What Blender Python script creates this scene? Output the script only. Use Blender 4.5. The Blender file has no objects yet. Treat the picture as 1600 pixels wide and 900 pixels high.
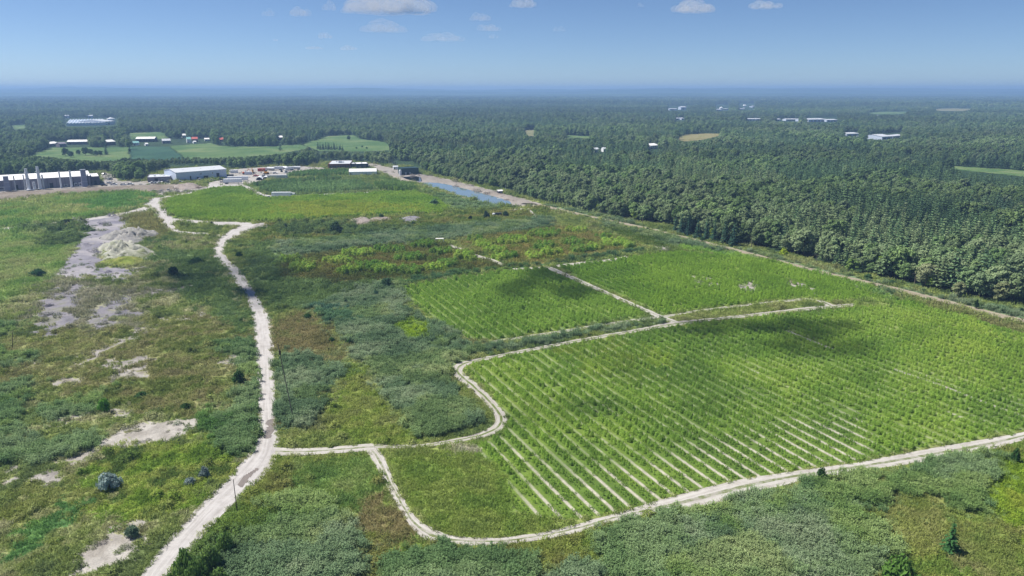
import bpy, math, random
import numpy as np
from mathutils import Vector, Matrix

# ---------------------------------------------------------------- camera, sky, sun, exposure
SC = bpy.context.scene
COL = SC.collection
CAMH, FPX = 70.0, 1142.0                      # drone height in metres, focal length in photo pixels (1600 wide)
PITCH = math.atan((450 - 140) / FPX)
cam = bpy.data.cameras.new('camera')
cam.sensor_width = 36.0
cam.lens = 36.0 * FPX / 1600.0
cam.clip_start, cam.clip_end = 1.0, 90000.0
cam_o = bpy.data.objects.new('camera', cam)
cam_o.location = (0, 0, CAMH)
cam_o.rotation_euler = (math.pi / 2 - PITCH, 0, 0)
COL.objects.link(cam_o)
SC.camera = cam_o

SUN_EL, SUN_AZ = math.radians(54), math.radians(-76)      # azimuth from +Y (view direction), negative = left
SUNV = Vector((math.sin(SUN_AZ) * math.cos(SUN_EL), math.cos(SUN_AZ) * math.cos(SUN_EL), math.sin(SUN_EL)))
W = bpy.data.worlds.new('World')
SC.world = W
W.use_nodes = True
wn, wl = W.node_tree.nodes, W.node_tree.links
wn.clear()
sky = wn.new('ShaderNodeTexSky')
sky.sky_type = 'NISHITA'
sky.sun_disc = False
sky.sun_elevation = SUN_EL
sky.sun_rotation = SUN_AZ
sky.altitude = 100
sky.air_density = 0.55
sky.dust_density = 0.25
sky.ozone_density = 6.0
bg = wn.new('ShaderNodeBackground')
bg.inputs['Strength'].default_value = 0.0505
wo = wn.new('ShaderNodeOutputWorld')
wl.new(sky.outputs[0], bg.inputs['Color'])
wl.new(bg.outputs[0], wo.inputs['Surface'])

sun = bpy.data.lights.new('sun', 'SUN')
sun.energy = 3.7
sun.angle = math.radians(0.53)
sun.color = (1.0, 0.95, 0.87)
sun_o = bpy.data.objects.new('sun', sun)
sun_o.rotation_euler = SUNV.to_track_quat('Z', 'Y').to_euler()
sun_o.location = (-300, 200, 600)
COL.objects.link(sun_o)

SC.view_settings.view_transform = 'Standard'
SC.view_settings.look = 'None'
SC.view_settings.exposure = 1.12
SC.view_settings.gamma = 1.0
SC.render.engine = 'CYCLES'
SC.cycles.max_bounces = 6
SC.cycles.diffuse_bounces = 3
SC.cycles.transmission_bounces = 3
SC.cycles.transparent_max_bounces = 12
SC.cycles.volume_bounces = 0
SC.cycles.use_denoising = True

# ---------------------------------------------------------------- helpers: pixels of the photograph <-> ground
CP, SP = math.cos(PITCH), math.sin(PITCH)
def G(px, py):
    u, v = (px - 800) / FPX, (450 - py) / FPX
    t = CAMH / (SP - v * CP)
    return np.array([u * t, (CP + v * SP) * t])
def proj(x, y, z=0.0):
    d = y * CP - (z - CAMH) * SP
    v = y * SP + (z - CAMH) * CP
    return 800 + FPX * x / d, 450 - FPX * v / d
def height_at(y, ty):                      # height of a thing standing at depth y whose top reaches row ty
    k = (450 - ty) / FPX
    return CAMH + y * (k * CP - SP) / (CP + k * SP)

def lin(c):
    return tuple(((v / 255) / 12.92 if v / 255 <= 0.04045 else ((v / 255 + 0.055) / 1.055) ** 2.4) for v in c)
def LA(*cs):
    return np.array([lin(c) for c in cs], dtype=np.float64)

def _hash(ix, iy, seed):
    h = (ix.astype(np.int64) * 374761393 + iy.astype(np.int64) * 668265263 + seed * 974634777) & 0xFFFFFFFF
    h = ((h ^ (h >> 13)) * 1274126177) & 0xFFFFFFFF
    h = ((h ^ (h >> 16)) * 2246822519) & 0xFFFFFFFF
    return ((h ^ (h >> 15)) & 0xFFFFFF) / float(0xFFFFFF)
def vnoise(x, y, seed=0):
    ix, iy = np.floor(x), np.floor(y)
    fx, fy = x - ix, y - iy
    fx, fy = fx * fx * (3 - 2 * fx), fy * fy * (3 - 2 * fy)
    a, b = _hash(ix, iy, seed), _hash(ix + 1, iy, seed)
    c, d = _hash(ix, iy + 1, seed), _hash(ix + 1, iy + 1, seed)
    return (a * (1 - fx) + b * fx) * (1 - fy) + (c * (1 - fx) + d * fx) * fy
def fbm(x, y, seed=0, octv=4):
    s, a, n = 0, 0.5, 0
    for k in range(octv):
        s = s + a * vnoise(x * 2 ** k, y * 2 ** k, seed + 17 * k)
        n += a
        a *= 0.55
    return s / n
def inpoly(px, py, poly):
    P = np.asarray(poly, float)
    r = np.zeros(px.shape, bool)
    m = (px >= P[:, 0].min()) & (px <= P[:, 0].max()) & (py >= P[:, 1].min()) & (py <= P[:, 1].max())
    idx = np.nonzero(m)[0]
    if not len(idx):
        return r
    x, y = px[idx], py[idx]
    c = np.zeros(len(idx), bool)
    j = len(P) - 1
    for i in range(len(P)):
        xi, yi, xj, yj = P[i, 0], P[i, 1], P[j, 0], P[j, 1]
        if yi != yj:
            c ^= ((yi > y) != (yj > y)) & (x < (xj - xi) * (y - yi) / (yj - yi) + xi)
        j = i
    r[idx] = c
    return r
def sstep(a, b, x):
    t = np.clip((x - a) / (b - a), 0, 1)
    return t * t * (3 - 2 * t)
def ramp(pal, t):
    n = len(pal) - 1
    t = np.clip(t, 0, 0.9999) * n
    i = t.astype(int)
    f = (t - i)[:, None]
    return pal[i] * (1 - f) + pal[i + 1] * f

# ---------------------------------------------------------------- materials
MATS = {}
def new_mat(name):
    m = bpy.data.materials.new(name)
    m.use_nodes = True
    m.node_tree.nodes.clear()
    MATS[name] = m
    return m, m.node_tree.nodes, m.node_tree.links
def N(nodes, kind, **kw):
    n = nodes.new(kind)
    for k, v in kw.items():
        setattr(n, k, v)
    return n
def solid(name, rgb, rough=0.7, metal=0.0, var=0.18, scale=0.6, srgb=True, bump=0.0, spec=0.3):
    m, n, l = new_mat(name)
    c = lin(rgb) if srgb else rgb
    out = N(n, 'ShaderNodeOutputMaterial')
    p = N(n, 'ShaderNodeBsdfPrincipled')
    p.inputs['Roughness'].default_value = rough
    p.inputs['Metallic'].default_value = metal
    p.inputs['Specular IOR Level'].default_value = spec
    tc = N(n, 'ShaderNodeTexCoord')
    ns = N(n, 'ShaderNodeTexNoise')
    ns.inputs['Scale'].default_value = scale
    ns.inputs['Detail'].default_value = 6
    ns.inputs['Roughness'].default_value = 0.65
    l.new(tc.outputs['Object'], ns.inputs['Vector'])
    mr = N(n, 'ShaderNodeMapRange')
    mr.inputs['From Min'].default_value, mr.inputs['From Max'].default_value = 0.25, 0.75
    mr.inputs['To Min'].default_value, mr.inputs['To Max'].default_value = 1 - var, 1 + var
    l.new(ns.outputs['Fac'], mr.inputs['Value'])
    vm = N(n, 'ShaderNodeVectorMath', operation='SCALE')
    vm.inputs[0].default_value = c
    l.new(mr.outputs[0], vm.inputs['Scale'])
    l.new(vm.outputs[0], p.inputs['Base Color'])
    if bump:
        b = N(n, 'ShaderNodeBump')
        b.inputs['Strength'].default_value = 0.8
        b.inputs['Distance'].default_value = bump
        l.new(ns.outputs['Fac'], b.inputs['Height'])
        l.new(b.outputs[0], p.inputs['Normal'])
    l.new(p.outputs[0], out.inputs['Surface'])
    return m
def leaf_mat(name, source, rgb=None, trans=0.3, var=0.28, scale=1.2):
    """foliage: colour from the instance ('instancer'), from the object colour ('object') or fixed ('fixed')"""
    m, n, l = new_mat(name)
    out = N(n, 'ShaderNodeOutputMaterial')
    if source == 'instancer':
        a = N(n, 'ShaderNodeAttribute', attribute_type='INSTANCER', attribute_name='tint')
        col = a.outputs['Color']
    elif source == 'object':
        a = N(n, 'ShaderNodeObjectInfo')
        col = a.outputs['Color']
    else:
        a = N(n, 'ShaderNodeRGB')
        a.outputs[0].default_value = (*lin(rgb), 1)
        col = a.outputs[0]
    fa = N(n, 'ShaderNodeAttribute', attribute_type='GEOMETRY', attribute_name='shade')
    mr = N(n, 'ShaderNodeMapRange')
    mr.inputs['To Min'].default_value, mr.inputs['To Max'].default_value = 1 - var, 1 + var
    l.new(fa.outputs['Fac'], mr.inputs['Value'])
    vm = N(n, 'ShaderNodeVectorMath', operation='SCALE')
    l.new(col, vm.inputs[0])
    l.new(mr.outputs[0], vm.inputs['Scale'])
    d = N(n, 'ShaderNodeBsdfDiffuse')
    t = N(n, 'ShaderNodeBsdfTranslucent')
    mx = N(n, 'ShaderNodeMixShader')
    mx.inputs[0].default_value = trans
    l.new(vm.outputs[0], d.inputs['Color'])
    l.new(vm.outputs[0], t.inputs['Color'])
    l.new(d.outputs[0], mx.inputs[1])
    l.new(t.outputs[0], mx.inputs[2])
    l.new(mx.outputs[0], out.inputs['Surface'])
    return m
def ground_mat(name, attr='cover', s1=0.35, s2=3.0, var=0.3, bump=0.25):
    m, n, l = new_mat(name)
    out = N(n, 'ShaderNodeOutputMaterial')
    p = N(n, 'ShaderNodeBsdfPrincipled')
    p.inputs['Roughness'].default_value = 0.95
    p.inputs['Specular IOR Level'].default_value = 0.1
    a = N(n, 'ShaderNodeAttribute', attribute_type='GEOMETRY', attribute_name=attr)
    tc = N(n, 'ShaderNodeTexCoord')
    n1 = N(n, 'ShaderNodeTexNoise')
    n1.inputs['Scale'].default_value = s1
    n1.inputs['Detail'].default_value = 9
    n1.inputs['Roughness'].default_value = 0.72
    n2 = N(n, 'ShaderNodeTexVoronoi')
    n2.inputs['Scale'].default_value = s2
    l.new(tc.outputs['Object'], n1.inputs['Vector'])
    l.new(tc.outputs['Object'], n2.inputs['Vector'])
    ad = N(n, 'ShaderNodeMath', operation='MULTIPLY_ADD')
    ad.inputs[1].default_value = 0.25
    l.new(n2.outputs['Distance'], ad.inputs[0])
    l.new(n1.outputs['Fac'], ad.inputs[2])
    mr = N(n, 'ShaderNodeMapRange')
    mr.inputs['From Min'].default_value, mr.inputs['From Max'].default_value = 0.35, 0.9
    mr.inputs['To Min'].default_value, mr.inputs['To Max'].default_value = 1 - var, 1 + var
    l.new(ad.outputs[0], mr.inputs['Value'])
    vm = N(n, 'ShaderNodeVectorMath', operation='SCALE')
    l.new(a.outputs['Color'], vm.inputs[0])
    l.new(mr.outputs[0], vm.inputs['Scale'])
    l.new(vm.outputs[0], p.inputs['Base Color'])
    b = N(n, 'ShaderNodeBump')
    b.inputs['Strength'].default_value = 0.9
    b.inputs['Distance'].default_value = bump
    l.new(ad.outputs[0], b.inputs['Height'])
    l.new(b.outputs[0], p.inputs['Normal'])
    l.new(p.outputs[0], out.inputs['Surface'])
    return m
def road_mat(name, dirt, dark, green, centre, edge):
    """packed dirt seen along its own u (across) and v (along): wheel tracks, grass on the crown and at the edges"""
    m, n, l = new_mat(name)
    out = N(n, 'ShaderNodeOutputMaterial')
    p = N(n, 'ShaderNodeBsdfPrincipled')
    p.inputs['Roughness'].default_value = 0.95
    p.inputs['Specular IOR Level'].default_value = 0.1
    uv = N(n, 'ShaderNodeAttribute', attribute_type='GEOMETRY', attribute_name='lane')
    sx = N(n, 'ShaderNodeSeparateXYZ')
    l.new(uv.outputs['Vector'], sx.inputs[0])
    tc = N(n, 'ShaderNodeTexCoord')
    n1 = N(n, 'ShaderNodeTexNoise')
    n1.inputs['Scale'].default_value = 0.45
    n1.inputs['Detail'].default_value = 9
    n1.inputs['Roughness'].default_value = 0.75
    l.new(tc.outputs['Object'], n1.inputs['Vector'])
    # streaks along the lane
    cb = N(n, 'ShaderNodeCombineXYZ')
    mu = N(n, 'ShaderNodeMath', operation='MULTIPLY'); mu.inputs[1].default_value = 9.0
    mv = N(n, 'ShaderNodeMath', operation='MULTIPLY'); mv.inputs[1].default_value = 0.08
    l.new(sx.outputs['X'], mu.inputs[0]); l.new(sx.outputs['Y'], mv.inputs[0])
    l.new(mu.outputs[0], cb.inputs['X']); l.new(mv.outputs[0], cb.inputs['Y'])
    n2 = N(n, 'ShaderNodeTexNoise')
    n2.inputs['Scale'].default_value = 1.0
    n2.inputs['Detail'].default_value = 5
    l.new(cb.outputs[0], n2.inputs['Vector'])
    mixd = N(n, 'ShaderNodeMix', data_type='RGBA')
    mixd.inputs['A'].default_value = (*lin(dark), 1)
    mixd.inputs['B'].default_value = (*lin(dirt), 1)
    av = N(n, 'ShaderNodeMath', operation='ADD')
    l.new(n1.outputs['Fac'], av.inputs[0]); l.new(n2.outputs['Fac'], av.inputs[1])
    mrd = N(n, 'ShaderNodeMapRange')
    mrd.inputs['From Min'].default_value, mrd.inputs['From Max'].default_value = 0.72, 1.12
    l.new(av.outputs[0], mrd.inputs['Value'])
    l.new(mrd.outputs[0], mixd.inputs['Factor'])
    # grass profile over u: edge (u near 0,1) and crown (u near .5)
    ab = N(n, 'ShaderNodeMath', operation='SUBTRACT'); ab.inputs[1].default_value = 0.5
    l.new(sx.outputs['X'], ab.inputs[0])
    a2 = N(n, 'ShaderNodeMath', operation='ABSOLUTE'); l.new(ab.outputs[0], a2.inputs[0])
    cr = N(n, 'ShaderNodeValToRGB')
    e = cr.color_ramp.elements
    e[0].position, e[0].color = 0.0, (centre, centre, centre, 1)
    e[1].position, e[1].color = 0.5, (edge, edge, edge, 1)
    for pos, v in ((0.08, centre), (0.17, 0.0), (0.44, 0.0)):
        x = e.new(pos); x.color = (v, v, v, 1)
    l.new(a2.outputs[0], cr.inputs['Fac'])
    ga = N(n, 'ShaderNodeMath', operation='ADD')
    l.new(cr.outputs['Color'], ga.inputs[0]); l.new(n1.outputs['Fac'], ga.inputs[1])
    gm = N(n, 'ShaderNodeMapRange')
    gm.inputs['From Min'].default_value, gm.inputs['From Max'].default_value = 0.80, 1.0
    l.new(ga.outputs[0], gm.inputs['Value'])
    mix = N(n, 'ShaderNodeMix', data_type='RGBA')
    l.new(gm.outputs[0], mix.inputs['Factor'])
    l.new(mixd.outputs['Result'], mix.inputs['A'])
    mix.inputs['B'].default_value = (*lin(green), 1)
    l.new(mix.outputs['Result'], p.inputs['Base Color'])
    b = N(n, 'ShaderNodeBump')
    b.inputs['Strength'].default_value = 0.7
    b.inputs['Distance'].default_value = 0.12
    l.new(av.outputs[0], b.inputs['Height'])
    l.new(b.outputs[0], p.inputs['Normal'])
    l.new(p.outputs[0], out.inputs['Surface'])
    return m
def water_mat(name, rgb, rough=0.04):
    m, n, l = new_mat(name)
    out = N(n, 'ShaderNodeOutputMaterial')
    p = N(n, 'ShaderNodeBsdfPrincipled')
    p.inputs['Base Color'].default_value = (*lin(rgb), 1)
    p.inputs['Roughness'].default_value = rough
    p.inputs['IOR'].default_value = 1.33
    tc = N(n, 'ShaderNodeTexCoord')
    ns = N(n, 'ShaderNodeTexNoise')
    ns.inputs['Scale'].default_value = 0.8
    l.new(tc.outputs['Object'], ns.inputs['Vector'])
    b = N(n, 'ShaderNodeBump')
    b.inputs['Strength'].default_value = 0.12
    b.inputs['Distance'].default_value = 0.02
    l.new(ns.outputs['Fac'], b.inputs['Height'])
    l.new(b.outputs[0], p.inputs['Normal'])
    l.new(p.outputs[0], out.inputs['Surface'])
    return m

LEAF_I = leaf_mat('foliage_scattered', 'instancer')
LEAF_O = leaf_mat('foliage_single', 'object')
BARK = solid('bark', (92, 78, 66), 0.95, var=0.3, scale=3)
GROUND = ground_mat('ground_cover')
SOILM = ground_mat('loose_soil', s1=0.5, s2=1.4, var=0.25, bump=0.5)
ROAD_MAIN = road_mat('packed_gravel', (174, 171, 169), (146, 142, 139), (98, 106, 68), 0.10, 0.36)
ROAD_TRACK = road_mat('field_track', (168, 165, 159), (140, 134, 125), (96, 108, 62), 0.50, 0.50)
ROAD_PALE = road_mat('chalky_track', (176, 173, 168), (144, 139, 132), (104, 112, 76), 0.44, 0.46)
ROAD_FOREST = road_mat('sandy_forest_road', (154, 144, 130), (124, 114, 98), (96, 106, 66), 0.36, 0.52)
WHITE = solid('white_sheet_metal', (222, 224, 228), 0.55, var=0.05, scale=0.3)
WHITEROOF = solid('white_roof', (226, 226, 224), 0.6, var=0.06, scale=0.2)
PALEROOF = solid('pale_grey_roof', (186, 190, 196), 0.6, var=0.08, scale=0.2)
BLUEWHITE = solid('pale_blue_cladding', (190, 200, 218), 0.5, var=0.05, scale=0.3)
GREY = solid('grey_cladding', (124, 119, 130), 0.6, var=0.10, scale=0.25)
DGREY = solid('dark_grey_cladding', (80, 76, 82), 0.6, var=0.10, scale=0.3)
STEEL = solid('galvanised_steel', (176, 180, 186), 0.45, metal=0.4, var=0.1, scale=0.8)
MAUVE = solid('mauve_duct', (138, 138, 158), 0.5, var=0.08, scale=0.5)
DARK = solid('dark_opening', (26, 28, 32), 0.8, var=0.1)
GLASS = solid('dark_glass', (30, 38, 48), 0.12, var=0.1, spec=0.6)
RUBBER = solid('tyre_rubber', (24, 24, 25), 0.9, var=0.1)
ORANGE = solid('orange_cladding', (176, 84, 54), 0.6, var=0.08)
BROWNW = solid('brown_cladding', (112, 72, 58), 0.7, var=0.10)
NAVY = solid('navy_cladding', (40, 48, 66), 0.5, var=0.1)
TEAL = solid('teal_roof', (120, 170, 168), 0.6, var=0.08)
REDROOF = solid('red_roof', (176, 88, 78), 0.7, var=0.1)
REDP = solid('red_paint', (176, 44, 38), 0.5, var=0.1)
YELP = solid('yellow_paint', (196, 140, 40), 0.5, var=0.1)
ORP = solid('orange_paint', (190, 92, 46), 0.5, var=0.1)
BLUEP = solid('blue_paint', (70, 96, 150), 0.4, var=0.1)
SILVER = solid('silver_paint', (168, 170, 174), 0.35, metal=0.3, var=0.06)
BLACKP = solid('black_paint', (36, 37, 40), 0.35, var=0.1)
WPAINT = solid('white_paint', (228, 229, 230), 0.4, var=0.04)
DGREEN = solid('dark_green_tank', (36, 62, 58), 0.5, var=0.1)
WOOD = solid('weathered_pole', (112, 104, 94), 0.9, var=0.2, scale=2)
WOODD = solid('creosoted_pole', (58, 52, 47), 0.9, var=0.2, scale=2)
POSTW = solid('white_post', (228, 226, 220), 0.6, var=0.05)
LINER = solid('pond_liner', (40, 40, 44), 0.5, var=0.15)
POND = water_mat('pond_water', (104, 120, 126))
MUDW = solid('wet_mud', (120, 112, 104), 0.25, var=0.2, scale=0.8, spec=0.5)
PONDD = water_mat('dark_pond_water', (14, 17, 22))
GLASSROOF = solid('greenhouse_glass', (206, 212, 220), 0.25, var=0.08, scale=0.05)
BLOCKM = solid('concrete_block', (170, 166, 160), 0.9, var=0.15)

# ---------------------------------------------------------------- object helpers
def tag(o, label=None, cat=None, group=None, kind=None):
    if label: o['label'] = label
    if cat: o['category'] = cat
    if group: o['group'] = group
    if kind: o['kind'] = kind
    return o
def empty(name, loc=(0, 0, 0), rz=0.0):
    o = bpy.data.objects.new(name, None)
    o.empty_display_size = 0.5
    COL.objects.link(o)
    o.location = loc
    o.rotation_euler = (0, 0, rz)
    return o
def link(name, me, mat, parent=None, loc=None):
    o = bpy.data.objects.new(name, me)
    COL.objects.link(o)
    if mat is not None and not me.materials:
        me.materials.append(mat)
    if parent is not None: o.parent = parent
    if loc is not None: o.location = loc
    return o
def npmesh(name, verts, faces, attrs=None, smooth=False):
    """verts (n,3), faces (m,k) int arrays of one face size"""
    verts = np.asarray(verts, np.float32); faces = np.asarray(faces, np.int32)
    me = bpy.data.meshes.new(name)
    me.vertices.add(len(verts))
    me.vertices.foreach_set('co', verts.ravel())
    k = faces.shape[1]
    me.loops.add(faces.size)
    me.loops.foreach_set('vertex_index', faces.ravel())
    me.polygons.add(len(faces))
    me.polygons.foreach_set('loop_start', np.arange(0, faces.size, k, dtype=np.int32))
    me.polygons.foreach_set('loop_total', np.full(len(faces), k, np.int32))
    if smooth:
        me.polygons.foreach_set('use_smooth', np.ones(len(faces), bool))
    for nm, (typ, dom, data) in (attrs or {}).items():
        a = me.attributes.new(nm, typ, dom)
        key = {'FLOAT_COLOR': 'color', 'FLOAT_VECTOR': 'vector'}.get(typ, 'value')
        a.data.foreach_set(key, np.asarray(data, np.float32).ravel())
    me.update(calc_edges=True)
    return me
class MB:
    """collects boxes, cylinders, prisms; build() links them as one mesh"""
    def __init__(s): s.v, s.f = [], []
    def add(s, vs, fs):
        b = len(s.v); s.v += [tuple(map(float, q)) for q in vs]; s.f += [tuple(b + i for i in f) for f in fs]; return s
    def box(s, x0, x1, y0, y1, z0, z1):
        return s.add([(x0, y0, z0), (x1, y0, z0), (x1, y1, z0), (x0, y1, z0), (x0, y0, z1), (x1, y0, z1), (x1, y1, z1), (x0, y1, z1)],
                     [(0, 3, 2, 1), (4, 5, 6, 7), (0, 1, 5, 4), (1, 2, 6, 5), (2, 3, 7, 6), (3, 0, 4, 7)])
    def taper(s, x0, x1, y0, y1, z0, z1, dx, dy):
        return s.add([(x0, y0, z0), (x1, y0, z0), (x1, y1, z0), (x0, y1, z0), (x0 + dx, y0 + dy, z1), (x1 - dx, y0 + dy, z1), (x1 - dx, y1 - dy, z1), (x0 + dx, y1 - dy, z1)],
                     [(0, 3, 2, 1), (4, 5, 6, 7), (0, 1, 5, 4), (1, 2, 6, 5), (2, 3, 7, 6), (3, 0, 4, 7)])
    def cyl(s, p0, p1, r0, r1=None, n=12):
        r1 = r0 if r1 is None else r1
        p0, p1 = Vector(p0), Vector(p1)
        a = (p1 - p0).normalized(); u = a.orthogonal().normalized(); w = a.cross(u)
        vs = []
        for p, r in ((p0, r0), (p1, r1)):
            for k in range(n):
                t = 2 * math.pi * k / n
                vs.append(p + (u * math.cos(t) + w * math.sin(t)) * r)
        fs = [(k, (k + 1) % n, n + (k + 1) % n, n + k) for k in range(n)]
        return s.add(vs, fs + [tuple(reversed(range(n))), tuple(range(n, 2 * n))])
    def prism(s, prof, y0, y1):            # profile in (x,z) extruded along y
        n = len(prof)
        vs = [(x, y0, z) for x, z in prof] + [(x, y1, z) for x, z in prof]
        return s.add(vs, [tuple(range(n)), tuple(reversed(range(n, 2 * n)))] + [(i, n + i, n + (i + 1) % n, (i + 1) % n) for i in range(n)])
    def prismx(s, prof, x0, x1):           # profile in (y,z) extruded along x
        n = len(prof)
        vs = [(x0, y, z) for y, z in prof] + [(x1, y, z) for y, z in prof]
        return s.add(vs, [tuple(reversed(range(n))), tuple(range(n, 2 * n))] + [(i, (i + 1) % n, n + (i + 1) % n, n + i) for i in range(n)])
    def mesh(s, name):
        me = bpy.data.meshes.new(name); me.from_pydata(s.v, [], s.f); me.update(); return me
    def build(s, name, mat, parent=None, loc=None):
        return link(name, s.mesh(name), mat, parent, loc)
def catmull(P, step):
    P = np.asarray(P, float)
    out = []
    Q = np.vstack([2 * P[0] - P[1], P, 2 * P[-1] - P[-2]])
    for i in range(1, len(Q) - 2):
        n = max(2, int(np.linalg.norm(Q[i + 1][:2] - Q[i][:2]) / step))
        t = np.linspace(0, 1, n, endpoint=False)[:, None]
        a, b, c, d = Q[i - 1], Q[i], Q[i + 1], Q[i + 2]
        out.append(0.5 * ((2 * b) + (-a + c) * t + (2 * a - 5 * b + 4 * c - d) * t * t + (-a + 3 * b - 3 * c + d) * t ** 3))
    out.append(P[-1:])
    return np.vstack(out)
# ---------------------------------------------------------------- roads: pairs of edge points (left x,y, right x,y) in photo pixels
ROADS = {
 'main': [(206,925,238,925),(225,900,259,900),(246,870,286,870),(282,827,322,827),(322,785,362,785),(360,747,404,747),(391,712,428,716),(401,690,434,690),(405,668,430,668),(406,645,428,645),(404,575,426,575),(400,532,425,537),(397,500,422,500),(389,472,408,474),(372,445,390,447),(352,418,372,420),(337,403,356,407),(334,393,350,396),(336,383,351,385),(343,373,359,376),(352,365,372,368),(365,358,386,362),(385,352,402,357),(412,348,420,352)],
 'north': [(345,367,346,371),(325,364.5,325,367),(300,363,300,366),(283,361,277,364.5),(275,357,264,360),(270,351,256,350),(268,345,248,338),(262,336,243,330),(256,327,236,325),(251,319,228,321),(250,314.5,229,315),(254,310.5,242,309.5),(267,308,265,306),(302,302,302,299.5),(327,297,325,294),(338,291.5,324,289),(350,288,330,285.5)],
 'loop_top': [(266,344,266,338),(274,349,272,341),(283,347,280,342.5),(325,349.5,325,346),(360,354,360,347.5),(395,353.5,395,348)],
 'west': [(236,327.5,228,322.5),(210,333,205,329),(185,337.5,180,334.5),(120,346.5,117,344),(50,353.5,50,351),(0,360.5,0,357),(-60,368,-60,363.5)],
 'yard_lane': [(330,296,327,292),(355,293.5,350,289),(380,292.5,380,288.5),(384,296,388,291),(398,303,404,299),(408,309,414,304),(440,310,440,306.5),(500,306.5,500,303.5),(585,302.5,585,300)],
 'spur': [(428,713,432,699),(450,712.5,450,700.5),(480,711.5,480,700.5),(520,709,520,698.5),(560,706,560,695),(586,704,584,693)],
 'inner': [(580,700.5,580,693.5),(650,699.5,650,694.5),(700,693.5,700,687.5),(730,688,727,682),(757,683.5,748,676),(783,672,768,666),(793,656,774,654),(785,640,764,637),(765,618,746,618),(744,598,726,602),(727,584,710,588),(723,578,706,578),(728,573,713,569),(742,567,736,562),(800,554.5,800,549.5),(900,535.5,900,530.5),(1000,518,1000,513),(1055,510,1050,503),(1120,500.5,1120,496),(1200,492,1200,487),(1275,484,1270,479),(1336,478.5,1335,474)],
 'south': [(567,703,590,700),(578,713,600,714),(590,733,608,731),(600,752,616,752),(612,774,628,773),(625,797,640,795),(645,828,658,815),(668,845,697,835),(700,851,716,838),(750,853,750,840.5),(800,850,795,839.5),(860,841,850,831),(912,830,900,819),(960,815,950,806),(1012,806,985,795),(1100,791,1050,776),(1194,766,1150,751),(1275,748,1230,738),(1366,733,1330,724),(1444,722,1420,707),(1537,705,1506,692),(1600,688,1600,675),(1660,676,1660,662)],
 'upper': [(765,536,765,533),(862,522,862,518.5),(950,508,950,504.5),(1020,498,1020,494.5),(1042,495.5,1042,492.5),(1100,486,1100,483),(1194,475,1194,472),(1266,469,1264,466),(1284,474,1290,471.5),(1296,481,1304,477)],
 'cross': [(852,418.5,862,417),(897,438,905,436),(948,460.5,957,459),(998,482.5,1007,481),(1020,493,1031,491.5),(1050,505,1062,503)],
 'crest': [(868,417.5,868,414),(925,411,925,407.5),(960,407,960,404),(980,402,977,399.5)],
 'crest_west': [(800,422.5,800,419.5),(830,420.5,830,418),(858,418.5,856,416)],
 'plots': [(692,380.5,697,379.5),(715,389.5,721,388),(741,400,748,398.5),(763,407,769,404.5),(784,415,790,413)],
 'forest': [(838,321,842,318.5),(888,332.5,890,329.5),(925,341,927,338),(1000,356,1002,353.5),(1100,380,1102,377),(1190,403,1194,400),(1237,416,1240,412),(1300,432,1302,427.5),(1381,450,1383,445),(1456,469,1458,463.5),(1490,477,1492,472),(1537,490,1539,484.5),(1600,505,1602,499),(1670,523,1672,516)],
 'row_gap': [(1380,572.5,1382,571),(1465,602,1467,600),(1530,627,1532,625),(1600,653.5,1602,651),(1670,680,1672,677)],
 'row_gap_top': [(1228,517,1230,515.5),(1262,531,1264,529.5),(1300,546,1302,544.5)],
 'path_far': [(825,327,827,326),(833,336,836,335),(842,345,845,344)],
 'path_mid': [(790,329.5,790,327.5),(828,327.5,828,325)],
}
ROADPOLY = {}
for k, v in ROADS.items():
    ROADPOLY[k] = [(a, b) for a, b, c, d in v] + [(c, d) for a, b, c, d in reversed(v)]
PAD = [(112,345.5),(185,335),(197,343),(198,352),(192,360),(184,378),(166,392),(160,405),(150,420),(127,435),(86,431),(100,411),(118,392),(116,380),(133,371),(139,360),(128,350)]
YARD = [(326,286),(352,279),(358,271),(358,265),(400,262),(468,260),(506,262),(512,266),(470,268),(448,276),(416,282),(400,288),(352,289)]
LOT = [(157,270),(165,268.5),(183,276),(184,282),(215,284),(268,280),(268,287),(215,289),(160,292),(0,300.5),(-90,305),(-90,300),(0,296),(156,287)]
POND1 = [(658,286.5),(674,284.4),(698,288),(722.6,294),(750,301),(777.7,308.6),(795.6,314),(800,319),(767,319.5),(753,316.5),(722.6,307),(695,298.5),(667.5,290.5)]
POND2 = [(628,276.5),(650,275.3),(672,281),(655,284),(641,282.5)]

# ---------------------------------------------------------------- land cover painted over the ground (photo pixels, later entries on top)
WEED, GRASS, REED, ROWS, BARE, FOREST, SHRUB, FARM, PLOT, DRY, TALL, NONE = range(12)
P_WEED = LA((96,112,64),(110,124,68),(122,134,74),(134,142,88),(118,122,80))
P_WEEDL = LA((94,108,66),(106,120,68),(118,130,74),(140,146,102),(122,122,88),(156,157,122))
P_GREEN = LA((80,104,50),(96,124,54),(112,138,62),(124,146,70))
P_REED = LA((88,110,80),(102,124,91),(116,134,101),(128,142,111))
P_REEDG = LA((88,114,74),(104,128,84),(120,140,98),(108,128,92))
P_ROWS = LA((98,126,56),(110,138,60),(122,148,64),(132,154,72))
P_YELL = LA((122,140,56),(140,152,62),(150,158,70),(132,150,66))
P_BARE = LA((122,118,114),(138,134,130),(152,148,143),(128,122,110))
P_SLATE = LA((112,110,120),(124,122,130),(136,133,139),(148,145,146))
P_SLATE2 = LA((104,103,108),(114,112,119),(124,121,127),(118,118,108))
P_WHITE = LA((140,135,128),(156,152,146),(168,164,158))
P_BROWN = LA((110,108,70),(120,116,78),(130,122,86),(112,116,72))
P_DARKG = LA((80,102,62),(92,112,66),(100,120,70),(94,114,74))
P_TALL = LA((104,132,82),(116,142,90),(124,150,96))
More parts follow.
